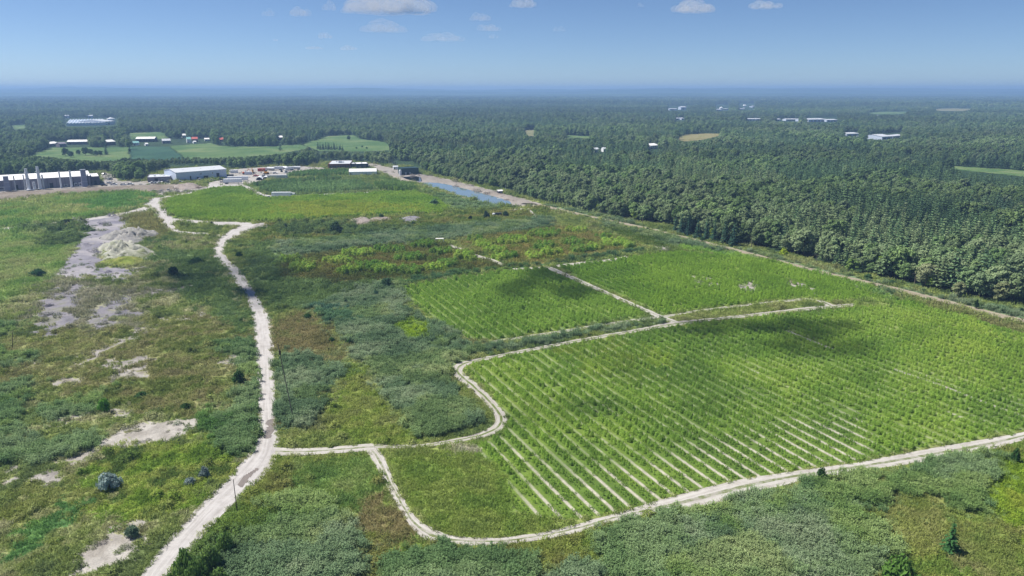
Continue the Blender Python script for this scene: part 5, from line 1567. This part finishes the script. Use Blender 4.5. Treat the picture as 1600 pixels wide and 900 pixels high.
# farms
BARN = 'farm buildings by the meadows'
for fl, fr, dp, ev, rg, wl_, rf, lb, ct, nw in (
    ((77,229.4),(93,227.6),14,3.4,5.2,DGREY,WHITEROOF,'long low white roofed barn at the left end of the farm','barn',3), ((105,226.2),(139,225.6),16,3.6,5.6,GREY,WHITEROOF,'longest white roofed barn above the meadow trees','barn',5),
    ((93.5,230),(104.5,229.4),12,4,5.6,GREY,GREY,'grey sheds between the two white roofed barns','barn',2), ((166,227.4),(181,226.4),14,4.4,6.6,NAVY,WHITEROOF,'navy house with a white roof left of the dark field','house',3),
    ((212.5,222),(242,221.6),16,4.2,6.4,NAVY,WHITEROOF,'long dark barn with a bright white roof above the dark field','barn',4), ((208,227.4),(218,227),9,3.2,5,WHITE,TEAL,'small teal roofed house below the long dark barn','house',2),
    ((254,224.4),(267,224),12,3.6,5.8,GREY,PALEROOF,'grey roofed farmhouse between trees right of the barn','house',3), ((292.5,223.4),(299,223.2),10,5,7.4,WHITE,TEAL,'tall house with a teal roof','house',2),
    ((300,222),(309,221.8),10,4,6.4,BROWNW,REDROOF,'house with a long red roof beside the teal one','house',3), ((320,220.6),(327.5,220.4),9,2.6,4,WHITE,WHITEROOF,'small white shed right of the red roofed house','shed',2),
    ((285,215.2),(291,215),10,3.4,5.4,WHITE,WHITEROOF,'small white barn above the teal roofed house','barn',1), ((343.5,221.2),(350.5,221),10,2.6,5,BROWNW,REDROOF,'red roofed cottage among the dark trees','house',2),
    ((434,218.6),(442,218.4),12,3.4,5.4,GREY,WHITEROOF,'white roofed barn on the far side of the hay field','barn',2), ((228,227.6),(232,227.4),6,2,3.2,WHITE,WHITEROOF,'tiny white shed below the long dark barn','shed',1), ((303,224),(307,223.8),5,2,3,WHITE,WHITEROOF,'tiny white outbuilding in front of the red roofed house','shed',1),
    ((1016.5,233),(1028.5,232),14,4,6,WHITE,WHITEROOF,'white roofed house alone in the middle of the forest','house',2), ((929,238.2),(936,238),10,3.5,5,WHITE,PALEROOF,'pale roofed cabin in the forest, left of the two','house',1), ((943,237.6),(948,237.5),9,3.5,5,WHITE,PALEROOF,'pale roofed cabin in the forest, right of the two','house',1)):
    shed('farm_building' if ct in ('barn', 'shed') else 'house', fl, fr, dp, ev, rg, wl_, rf, lb, ct, nw=nw)
# greenhouse complex
loc, rz, w = frame((104, 196.8), (164, 195.6))
e = empty('greenhouse', loc, rz)
MB().box(0, w, 0, 210, 0, 4.5).build('wall', GLASSROOF, e)
for k in range(12):
    a = w * k / 12; b = w * (k + 1) / 12
    MB().prism([(a, 4.52), (b, 4.52), ((a + b) / 2, 6.4)], -.2, 210.2).build('roof_bay', GLASSROOF, e)
tag(e, 'huge white greenhouse with ridged roof in the distance on the left', 'greenhouse')
loc, rz, w = frame((165, 195.4), (180, 194.4))
e = empty('packing_hall', loc, rz)
gable_parts(e, w, 60, 7, 10, WHITE, PALEROOF); doors(e, [(w * .3, w * .45, .05, 4)], DARK)
tag(e, 'white packing hall at the right end of the greenhouse', 'hall')
g = G(174, 192)
e = empty('round_tank', (g[0], g[1], 0))
MB().cyl((0, 0, 0), (0, 0, 9), 8, 8, 24).build('shell', WHITE, e); MB().cyl((0, 0, 9), (0, 0, 12), 8, .6, 24).build('roof', PALEROOF, e)
tag(e, 'round white storage tank behind the packing hall', 'tank')
# distant halls on the right
def far_hall(fl, fr, dep, h, label, nb_=3, roof=PALEROOF, wall=BLUEWHITE, cat='hall', rd=1.3):
    loc, rz, w = frame(fl, fr)
    e = empty('distant_hall', loc, rz)
    h *= .75
    gable_parts(e, w, dep, h, h * rd, wall, roof)
    for k in range(nb_):
        a = w * (.12 + .8 * k / nb_)
        MB().box(a, a + w * .5 / nb_, -.08, -.005, h * .15, h * .62).build('window_band', DGREY, e)
    return tag(e, label, cat)
far_hall((1263, 190.6), (1291, 190), 40, 7, 'long white hall in the distant forest, its left wing', 4)
far_hall((1291.6, 190.4), (1308.5, 190.2), 30, 5.5, 'lower right wing of the long white distant hall', 3)
far_hall((1323, 213), (1342.5, 212.4), 26, 5, 'white hall among trees, leftmost of the three on the right', 2)
far_hall((1357, 217), (1377, 216.2), 22, 4.5, 'low white hall between two others on the right', 2)
far_hall((1378, 218.6), (1394, 217.8), 34, 6, 'biggest white hall of the three on the right', 2, rd=1.5)
far_hall((1394.6, 217), (1410.5, 215.2), 16, 5, 'narrow end of the biggest white hall on the right', 1)
for a, b, y, h, lb in ((1046,1058,172.3,6,'low white hall in the far town, leftmost'), (1064,1072,171.5,12,'taller white block in the far town'), (1099,1109,173,6,'white hall left of the church in the far town'), (1119,1128,173.2,6,'white nave of the far church'), (1130,1138,172,5,'white house right of the far church'), (1154,1162,171.5,5,'white house beside the water tower'), (1176,1182,167.8,6,'white block right of the water tower'), (1205,1213,173.8,5,'small white hall below the water tower'),
                    (1164,1180,188.6,5,'white hall in the right forest middle distance, left'), (1181,1189,188.5,5,'white shed next to the middle distance hall'), (1213,1220,189,5,'small white house in the middle distance forest'), (1228,1250,189,5,'long low white hall left of the distant hall'), (1055,1062,187.6,5,'white roof in the forest, left of a pair'), (1065,1069,187.4,5,'white roof in the forest, right of a pair'), (1249,1276,168.5,8,'distant pale hall near the horizon on the right'),
                    (737,748,176.8,6,'pale house row in the far forest, first'), (762,768,177.2,5,'pale house in the far forest, second'), (795,802,178.2,6,'pale house in the far forest, third'), (985,998,172.4,7,'pale hall in the far forest near the centre'), (730,736,199.3,5,'white cabin in the forest left of the clearing'), (776,781,205.5,5,'white cabin in the forest by the clearing'), (956,961,211,4,'white cabin in the forest right of the clearing'), (1370,1378,183.4,6,'white house below the distant field'), (1388,1396,168.2,8,'white block near the horizon on the right'), (204,208,192.3,5,'small white house right of the greenhouse'), (101,108,185,8,'white hall behind the greenhouse'), (138,145,184.8,8,'second white hall behind the greenhouse')):
    far_hall((a, y), (b, y - .1), 18, h, lb, 1, cat='building')
def spire(px, py, top, r, lb, cat):
    g = G(px, py); h = height_at(g[1], top)
    e = empty('church_tower' if cat == 'tower' else 'water_tower', (g[0], g[1], 0))
    if cat == 'tower':
        MB().box(-r, r, -r, r, 0, h * .6).build('shaft', WHITE, e)
        MB().taper(-r, r, -r, r, h * .6 + .01, h, r * .93, r * .93).build('spire', WHITE, e)
    else:
        MB().cyl((0, 0, 0), (0, 0, h * .7), r * .4, r * .4, 12).build('stem', WHITE, e)
        MB().cyl((0, 0, h * .7), (0, 0, h * .8), r * .4, r, 12).cyl((0, 0, h * .8), (0, 0, h), r, r * .6, 12).build('bowl', WHITE, e)
    return tag(e, lb, cat)
spire(1126.5, 172, 166.5, 5, 'white church tower in the far town', 'tower')
spire(1163, 170.5, 163.5, 7, 'white water tower in the far town', 'water tower')
spire(1120, 152, 147.5, 12, 'pale silo tower near the horizon', 'water tower')

# ---------------------------------------------------------------- vehicles and yard things
WHEEL = {}
def wheels(e, xs, half, r=.36, wd=.24):
    if r not in WHEEL:
        WHEEL[r] = (MB().cyl((0, -wd / 2, 0), (0, wd / 2, 0), r, r, 12).mesh('wheel'), MB().cyl((0, -wd / 2 - .02, 0), (0, wd / 2 + .02, 0), r * .55, r * .55, 8).mesh('hub'))
        WHEEL[r][0].materials.append(RUBBER); WHEEL[r][1].materials.append(STEEL)
    for x in xs:
        for s in (-1, 1):
            t = link('wheel', WHEEL[r][0], None, e, (x, s * half, r)); link('hub', WHEEL[r][1], None, t)
def at_px(px, py): g = G(px, py); return (g[0], g[1], 0)
def car(px, py, rz, paint, label, pick=False):
    e = empty('pickup_truck' if pick else 'parked_car', at_px(px, py), math.radians(rz))
    L_ = 5.4 if pick else 4.5
    h = L_ / 2
    MB().prism([(-h, .35), (h, .35), (h, .72), (h - .25, .95), (-h + .1, .98), (-h, .8)], -.9, .9).build('body', paint, e)
    if pick:
        MB().prism([(-.6, .985), (1.3, .97), (.7, 1.72), (-.45, 1.75)], -.8, .8).build('cab', GLASS, e)
        MB().box(-.42, .68, -.74, .74, 1.755, 1.82).build('roof', paint, e)
        MB().box(-h + .15, -.75, -.75, .75, .985, 1.0).build('bed', BLACKP, e)
    else:
        MB().prism([(-1.9, .985), (1.1, .97), (.4, 1.42), (-1.3, 1.45)], -.78, .78).build('cabin', GLASS, e)
        MB().box(-1.25, .38, -.72, .72, 1.455, 1.52).build('roof', paint, e)
    wheels(e, (-h * .62, h * .62), .82)
    return tag(e, label, 'pickup' if pick else 'car', 'vehicles round the yard')
def trailer(px, py, rz, label, L_=14.0, mat=WHITE, h=2.7, fl=1.1):
    e = empty('semi_trailer', at_px(px, py), math.radians(rz))
    MB().box(-L_ / 2, L_ / 2, -1.25, 1.25, fl, fl + h).build('box', mat, e)
    MB().box(-L_ / 2, L_ / 2, -.5, .5, fl - .3, fl - .01).build('chassis', BLACKP, e)
    MB().box(-L_ / 2 - .04, -L_ / 2 - .005, -1.1, 1.1, fl + .1, fl + h - .1).build('rear_door', STEEL, e)
    for s in (-.9, .9): MB().box(L_ * .28, L_ * .28 + .2, s - .1, s + .1, 0, fl - .3).build('landing_leg', STEEL, e)
    wheels(e, (-L_ * .38, -L_ * .29), .95, .5, .4)
    return tag(e, label, 'trailer', 'trailers in the yard')
def truck(px, py, rz, paint, label, tank=False):
    e = empty('truck', at_px(px, py), math.radians(rz))
    MB().prism([(2.6, .6), (4.6, .6), (4.6, 1.6), (4.3, 2.7), (2.6, 2.8)], -1.15, 1.15).build('cab', paint, e)
    MB().box(4.35, 4.62, -1.0, 1.0, 1.65, 2.5).build('windscreen', GLASS, e)
    MB().box(-4.2, 2.6, -.5, .5, .7, .95).build('chassis', BLACKP, e)
    if tank: MB().cyl((-4.2, 0, 2.1), (2.4, 0, 2.1), 1.12, 1.12, 16).build('tank', WHITE, e)
    else: MB().box(-4.3, 2.4, -1.2, 1.2, 1.0, 3.2).build('box', WHITE, e)
    wheels(e, (-3.2, -2.0, 3.6), .95, .5, .4)
    return tag(e, label, 'truck', 'vehicles round the yard')
def excavator(px, py, rz, paint, label):
    e = empty('excavator', at_px(px, py), math.radians(rz))
    for s in (-1, 1):
        MB().prism([(-1.9, .1), (1.9, .1), (2.2, .5), (1.9, .95), (-1.9, .95), (-2.2, .5)], s * 1.2 - .3, s * 1.2 + .3).build('track', BLACKP, e)
    MB().box(-1.9, 1.2, -1.2, 1.2, 1.0, 2.2).build('body', paint, e)
    MB().box(-.1, 1.35, -1.22, -.1, 2.21, 3.1).build('cab', GLASS, e)
    MB().prism([(.9, 1.6), (1.3, 1.5), (3.6, 4.4), (3.3, 4.7)], .1, .5).build('boom', paint, e)
    MB().prism([(3.3, 4.6), (3.65, 4.45), (5.0, 1.9), (4.75, 1.8)], .12, .48).build('arm', paint, e)
    MB().prism([(4.5, 1.8), (5.1, 1.9), (5.2, 1.1), (4.5, .9)], -.2, .8).build('bucket', STEEL, e)
    return tag(e, label, 'excavator', 'machines in the yard')
def container(px, py, rz, mat, label, L_=6.1, h=2.6):
    e = empty('shipping_container', at_px(px, py), math.radians(rz))
    MB().box(-L_ / 2, L_ / 2, -1.2, 1.2, .05, h).build('shell', mat, e)
    for k in range(9):
        x = -L_ / 2 + L_ * (k + .5) / 9
        MB().box(x - .12, x + .12, -1.26, -1.202, .2, h - .15).build('rib', mat, e)
    MB().box(L_ / 2 + .003, L_ / 2 + .06, -1.1, 1.1, .15, h - .1).build('door', mat, e)
    return tag(e, label, 'container', 'containers in the yard')
def hoop(px, py, rz, label, L_=7.0, r=2.4):
    e = empty('hoop_shelter', at_px(px, py), math.radians(rz))
    n = 12
    o = [(math.cos(math.pi * k / n) * r, math.sin(math.pi * k / n) * r * 1.05) for k in range(n + 1)]
    i = [(x * .96, z * .96) for x, z in reversed(o)]
    MB().prism(o + i, 0, L_).build('cover', WHITE, e)
    m = MB(); b = [(x * .955, z * .955) for x, z in o]
    m.prism(b, L_ - .3, L_ - .1).build('rear_wall', GREY, e)
    for k in range(3):
        MB().box(-r * .7 + k * 1.3, -r * .7 + k * 1.3 + 1.0, 1.5, 3.2, .02, 1.1).build('crate', BLACKP, e)
    return tag(e, label, 'shelter', 'white hoop shelters')
trailer(364, 287, 10, 'white semi trailer nearest the bend of the lane', 13.5)
trailer(372, 283, 8, 'white semi trailer behind the nearest one', 15.5)
trailer(434, 280.8, 6, 'long pale semi trailer in front of the hoop shelters', 15.5, PALEROOF)
trailer(440, 308.5, 3, 'white office trailer beside the tall plantation', 12.5, WHITE, 2.8, .8)
truck(451, 308, 3, WPAINT, 'white truck parked at the end of the office trailer')
for a, b, r_, lb in ((405, 281.5, 12, 'white hoop shelter, leftmost of three'), (415, 281, 12, 'white hoop shelter, middle of three'), (426.5, 279.5, 12, 'white hoop shelter, rightmost of three')):
    hoop(a, b, r_, lb)
container(408.5, 267.6, 15, REDP, 'red shipping container at the back of the yard')
truck(422, 266.5, 170, WPAINT, 'white tank truck right of the red container', True)
truck(434, 265.5, 200, WPAINT, 'white box truck at the back of the yard', False)
truck(443, 265.2, 160, BLUEP, 'blue truck at the back of the yard', True)
truck(452, 266.2, 230, WPAINT, 'white truck parked beside the dark one at the yard end', False)
truck(462, 265.2, 190, BLACKP, 'dark truck at the right end of the yard', True)
excavator(383, 272.4, 30, ORP, 'orange excavator nearest the warehouse')
excavator(394, 271, 100, YELP, 'yellow excavator in the middle of the yard')
excavator(416, 272.4, 160, YELP, 'yellow excavator before the red container')
container(388, 272.6, 20, WHITE, 'white container beside the orange excavator', 6.1)
container(366, 270.3, 12, WHITE, 'white container behind the warehouse end', 6.1)
container(359, 276.8, 5, BLACKP, 'black container against the warehouse end', 6.1, 2.2)
for j, (a, b, r_, p, pk, lb) in enumerate(((193,289.3,8,WPAINT,0,'white car left of the plant road'), (204,288.7,8,WPAINT,0,'second white car left of the plant road'), (238,286.6,70,WPAINT,0,'white car in front of the workshop, leftmost'), (244,286.4,70,SILVER,0,'silver car in front of the workshop'), (249,286.2,70,WPAINT,0,'white car in front of the workshop, third'), (255,286,75,BLACKP,0,'black car in front of the workshop'), (262,285.6,80,SILVER,1,'silver pickup at the right end of the workshop'), (281,285.2,20,WPAINT,1,'white pickup at the corner of the warehouse'), (303,283.6,40,BLACKP,0,'dark car before the warehouse doors'), (312,282.4,100,WPAINT,1,'white pickup before the warehouse porch'), (332,282.8,30,WPAINT,0,'white car in front of the big warehouse door'), (344,281.6,60,BLACKP,1,'black pickup near the warehouse corner'), (349,285,20,SILVER,1,'silver pickup left of the nearest trailer'),
    (407,307.6,150,WPAINT,1,'white pickup on the lane left of the office trailer'), (420,309.6,10,WPAINT,0,'white car in front of the office trailer'), (519,265.8,10,WPAINT,0,'white car before the brown hall, left'), (525,265.8,10,SILVER,0,'silver car before the brown hall, right'), (412,276,60,WPAINT,1,'white pickup in the middle of the yard'), (430,271.4,20,WPAINT,0,'white car below the tank truck'), (447,270,70,WPAINT,1,'white pickup below the blue truck'), (440,268.6,110,BLACKP,0,'dark car below the back row of trucks'), (400,275.6,20,REDP,0,'red car in the yard near the hoop shelters'), (163,290.4,10,BLACKP,0,'black car beside the plant annex'), (170,286.5,70,WPAINT,0,'white car in the lot right of the annex'), (172,281,70,SILVER,0,'silver car in the middle of the lot'), (163,273,80,BLACKP,0,'black car at the back of the lot'), (178,289,10,WPAINT,1,'white pickup beside the berm'))):
    car(a, b, r_, p, lb, bool(pk))
# white pipe gate in the plots, small tank in the scrub
g = G(687, 380.5)
e = empty('pipe_frame', (g[0], g[1], 0), math.radians(4))
for s in (-1.75, 1.75):
    for q in (0, 1.2):
        MB().cyl((s, q, 0), (s, q, 2.2), .09, .09, 8).build('post', POSTW, e)
MB().box(-1.9, 1.9, -.15, 1.35, 2.2, 2.36).build('top', POSTW, e)
MB().box(1.7, 1.9, -.1, 1.3, .3, 2.19).build('side_panel', POSTW, e)
tag(e, 'white open frame shelter at the end of the plot path', 'shelter')
g = G(771.5, 338)
e = empty('water_tank', (g[0], g[1], 0))
MB().cyl((0, 0, 0), (0, 0, 1.7), .8, .8, 14).build('shell', WHITE, e); MB().cyl((0, 0, 1.7), (0, 0, 1.95), .8, .2, 14).build('lid', WHITE, e)
tag(e, 'small white water tank in the scrub beyond the reeds', 'tank')
container(778, 337.2, 8, BLACKP, 'small dark container beside the white water tank', 4.0, 1.7)
# concrete blocks strewn by the road at the soil strip
rb = random.Random(4)
for k in range(26):
    a = 236 + 58 * rb.random(); b = 300.5 - (a - 236) * .085 + rb.uniform(-2.2, 3.4)
    g = G(a, b); L_ = rb.uniform(.8, 2.4)
    o = MB().taper(-L_ / 2, L_ / 2, -.45, .45, -.05, rb.uniform(.5, .9), .08, .08).build('concrete_block', BLOCKM, None, (g[0], g[1], 0))
    o.rotation_euler = (0, 0, rb.uniform(0, 3.1))
    tag(o, 'pale broken concrete block strewn beside the road below the berm', 'block', 'concrete blocks by the road')
# stones on the slate pad and at the rubble
for k in range(28):
    a, b = rb.choice(((178, 388, 26, 14), (150, 400, 34, 20), (200, 375, 24, 14)))[0:2], None
    px_, py_ = a[0] + rb.gauss(0, 13), a[1] + rb.gauss(0, 9)
    g = G(px_, py_); s = rb.uniform(.25, .8)
    o = MB().taper(-s, s, -s * .7, s * .7, -.05, s * rb.uniform(.6, 1.1), s * .3, s * .25).build('boulder', BLOCKM, None, (g[0], g[1], 0))
    o.rotation_euler = (rb.uniform(-.3, .3), rb.uniform(-.3, .3), rb.uniform(0, 3.1))
    tag(o, 'pale boulder lying round the rubble mounds', 'boulder', 'boulders round the rubble mounds')

# ---------------------------------------------------------------- hills on the horizon
HILLM = ground_mat('far_forest_hills', s1=0.004, s2=0.02, var=.25, bump=6)
def ridge(name, D, x0, x1, tops, label, seed, foot=2600):
    n = 260
    x = np.linspace(x0, x1, n)
    px, _ = proj(x, np.full(n, D), 0.0)
    ty = np.interp(px, [t[0] for t in tops], [t[1] for t in tops]) + (fbm(x / 520, x * 0, seed, 5) - .5) * 2.6
    h = np.minimum(np.maximum(height_at(D, ty), 8), 108)
    rows = [(-1.0, 0), (-.62, .28), (-.35, .6), (-.12, .93), (0, 1.0), (.25, .8), (.6, .35), (1.0, 0)]
    V = []
    for f, k in rows:
        wob = (fbm(x / 700, np.full(n, f * 4), seed + 3, 4) - .5) * 2
        V.append(np.stack([x, D + f * foot + wob * foot * .12, h * np.clip(k * (1 + .25 * wob * (k < .95)), 0, 1.2) - (2 if k == 0 else 0)], 1))
    V = np.stack(V, 1).reshape(-1, 3); nc = len(rows)
    i, j = np.meshgrid(np.arange(n - 1), np.arange(nc - 1), indexing='ij')
    a = (i * nc + j).ravel()
    F = np.stack([a, a + nc, a + nc + 1, a + 1], 1)
    t = fbm(V[:, 0] / 500, V[:, 1] / 500, seed + 9, 4)
    me = npmesh(name, V, F, {'cover': ('FLOAT_COLOR', 'POINT', np.hstack([ramp(LA((44,64,46),(54,76,52),(72,92,62)), t * 1.6 - .3), np.ones((len(V), 1))]))}, smooth=True)
    return tag(link(name, me, HILLM), label, 'hills', kind='structure')
ridge('hills', 10600, -10800, 10800, [(-300,138),(60,137.6),(150,137),(230,137),(300,138),(420,138.6),(600,138),(660,139.6),(850,139.8),(960,138.2),(1050,137.2),(1150,137.6),(1350,137.4),(1500,138.4),(1600,138.8),(1900,139)], 'farthest pale blue line of hills along the horizon', 1, 1300)
ridge('hills', 8700, -9000, 9000, [(-300,140.5),(0,141),(120,139.2),(200,137.6),(270,140.5),(420,141),(500,140.5),(520,137.6),(590,137.8),(620,141.5),(760,143.5),(900,143),(940,140.6),(1060,139.4),(1300,140.6),(1450,142.5),(1900,143)], 'nearer wooded ridge line under the horizon', 2, 1100)
ridge('hills', 7000, -7600, 7600, [(-300,146),(200,145.5),(500,146.5),(760,147.5),(1000,146),(1250,145.2),(1400,147),(1900,147)], 'lowest dark blue swell of forest before the hills', 5, 900)

# ---------------------------------------------------------------- clouds
CLOUDM = {}
def cloud_mat(d):
    m, n, l = new_mat('cloud_vapour')
    out = N(n, 'ShaderNodeOutputMaterial')
    v = N(n, 'ShaderNodeVolumePrincipled')
    v.inputs['Color'].default_value = (1, 1, 1, 1)
    v.inputs['Density'].default_value = d
    v.inputs['Anisotropy'].default_value = -0.1
    l.new(v.outputs[0], out.inputs['Volume'])
    m.cycles.homogeneous_volume = True
    return m
import bmesh
def cloud(x, y, z, rx, ry, rz_, dens, label, seed, puffs=14, flatb=True):
    rng = random.Random(seed)
    bm = bmesh.new()
    for k in range(puffs):
        a, q = rng.uniform(0, 6.28), math.sqrt(rng.random())
        cx, cy = math.cos(a) * q * .75, math.sin(a) * q * .75
        r = rng.uniform(.22, .42) * (1.15 - .5 * q)
        cz = r * .6 + rng.uniform(0, .35) * (1 - q)
        b0 = len(bm.verts)
        bmesh.ops.create_icosphere(bm, subdivisions=2, radius=r, matrix=Matrix.Translation((cx, cy, cz)))
        bm.verts.ensure_lookup_table()
        for v in bm.verts[b0:]:
            d = v.co - Vector((cx, cy, cz))
            v.co = Vector((cx, cy, cz)) + d * (1 + .22 * math.sin(v.co.x * 19 + seed) * math.sin(v.co.y * 17 + 2) * math.sin(v.co.z * 15 + 4))
            if flatb and v.co.z < 0: v.co.z *= .2
    for v in bm.verts: v.co = Vector((v.co.x * rx, v.co.y * ry, v.co.z * rz_))
    for f in bm.faces: f.smooth = True
    me = bpy.data.meshes.new('cloud'); bm.to_mesh(me); bm.free()
    key = round(dens, 6)
    if key not in CLOUDM: CLOUDM[key] = cloud_mat(dens)
    o = link('cloud', me, CLOUDM[key], None, (x, y, z))
    return tag(o, label, 'cloud')
ALT = 1350.0
def sky_cloud(px, py, wpx, hpx, dens, label, seed, puffs=16):
    """py is the row of the flat cloud base"""
    u, v = (px - 800) / FPX, (450 - py) / FPX
    dz = v * CP - SP
    t = (ALT - CAMH) / dz
    x, y = u * t, (CP + v * SP) * t
    mpp = t / FPX
    w = wpx * mpp / 2; h = hpx * mpp
    return cloud(x, y, ALT, w, w * .7, h * 1.25, dens, label, seed, puffs)
for j, (a, b, w, h, od, lb, pf) in enumerate(((605,20,170,34,1.6,'largest white cumulus at the top edge',34), (470,25,38,17,1.3,'small bright puff left of the largest cumulus',14), (515,16,28,16,1.0,'small puff touching the largest cumulus',12), (420,25,28,12,.5,'faint puff, leftmost in the sky',10), (508,60,26,13,1.0,'small round puff below the largest cumulus',12), (600,50,90,18,.6,'thin ragged cloud below the largest cumulus',22), (545,78,36,8,.5,'faint flat cloud under the small puffs',10), (490,77,36,5,.35,'faint streak left of the flat cloud',8), (690,64,80,14,.4,'faint cloud bank right of the ragged cloud',18), (750,32,38,14,.9,'white puff right of the largest cumulus',14), (762,48,44,12,.7,'puff just below another right of centre',14), (772,60,22,9,.45,'faint small puff right of the faint bank',8), (817,11,50,16,1.5,'bright cumulus at the top edge right of centre',16), (873,49,26,9,.3,'very faint puff right of centre',8), (1080,19,80,20,1.5,'bright cumulus on the right at the top edge',22), (1195,13,58,14,1.0,'rightmost white cumulus at the top edge',16), (430,64,14,6,.4,'tiny faint puff on the left',6), (1000,11,16,6,.3,'tiny faint puff left of the right cumulus',6))):
    u, v = (a - 800) / FPX, (450 - b) / FPX
    t = (ALT - CAMH) / (v * CP - SP)
    sky_cloud(a, b, w, h, od / (h * t / FPX) * .36, lb, 50 + j, int(pf * 1.6))
def shade_cloud(px, py, rx, ry, od, label, seed, alt=520, puffs=12):
    """a small cloud drifting between the sun and this spot of ground"""
    g = G(px, py)
    k = alt / SUNV.z
    return cloud(g[0] + SUNV.x * k, g[1] + SUNV.y * k, alt, rx, ry, min(rx, ry) * .55, od / (min(rx, ry) * .3), label, seed, puffs)
shade_cloud(872, 445, 26, 34, 1.5, 'small cloud overhead shading the left upper field', 81)
shade_cloud(1190, 515, 34, 16, 1.5, 'small cloud overhead shading the far side of the big field', 82)
shade_cloud(1275, 540, 20, 12, 1.2, 'wisp of cloud overhead beside the one shading the big field', 83)
shade_cloud(430, 432, 46, 46, .65, 'cloud overhead shading the scrub by the dirt road', 84, puffs=22)
shade_cloud(310, 425, 40, 42, .6, 'cloud overhead shading the slope left of the dirt road', 85, puffs=16)
shade_cloud(880, 640, 22, 10, .25, 'thin cloud overhead shading the crop rows', 87)

# ---------------------------------------------------------------- haze
m, n, l = new_mat('haze_air')
out = N(n, 'ShaderNodeOutputMaterial')
v = N(n, 'ShaderNodeVolumePrincipled')
v.inputs['Color'].default_value = (0.34, 0.56, 0.92, 1)
v.inputs['Density'].default_value = 0.0002
v.inputs['Anisotropy'].default_value = 0.1
l.new(v.outputs[0], out.inputs['Volume'])
m.cycles.homogeneous_volume = True
hz = MB().box(-14000, 14000, -1500, 12900, -3, 112).build('haze', m)
tag(hz, 'pale blue summer haze over the whole landscape', 'haze', kind='stuff')
print('scattered', TOTAL[0], 'objects', len(bpy.data.objects))
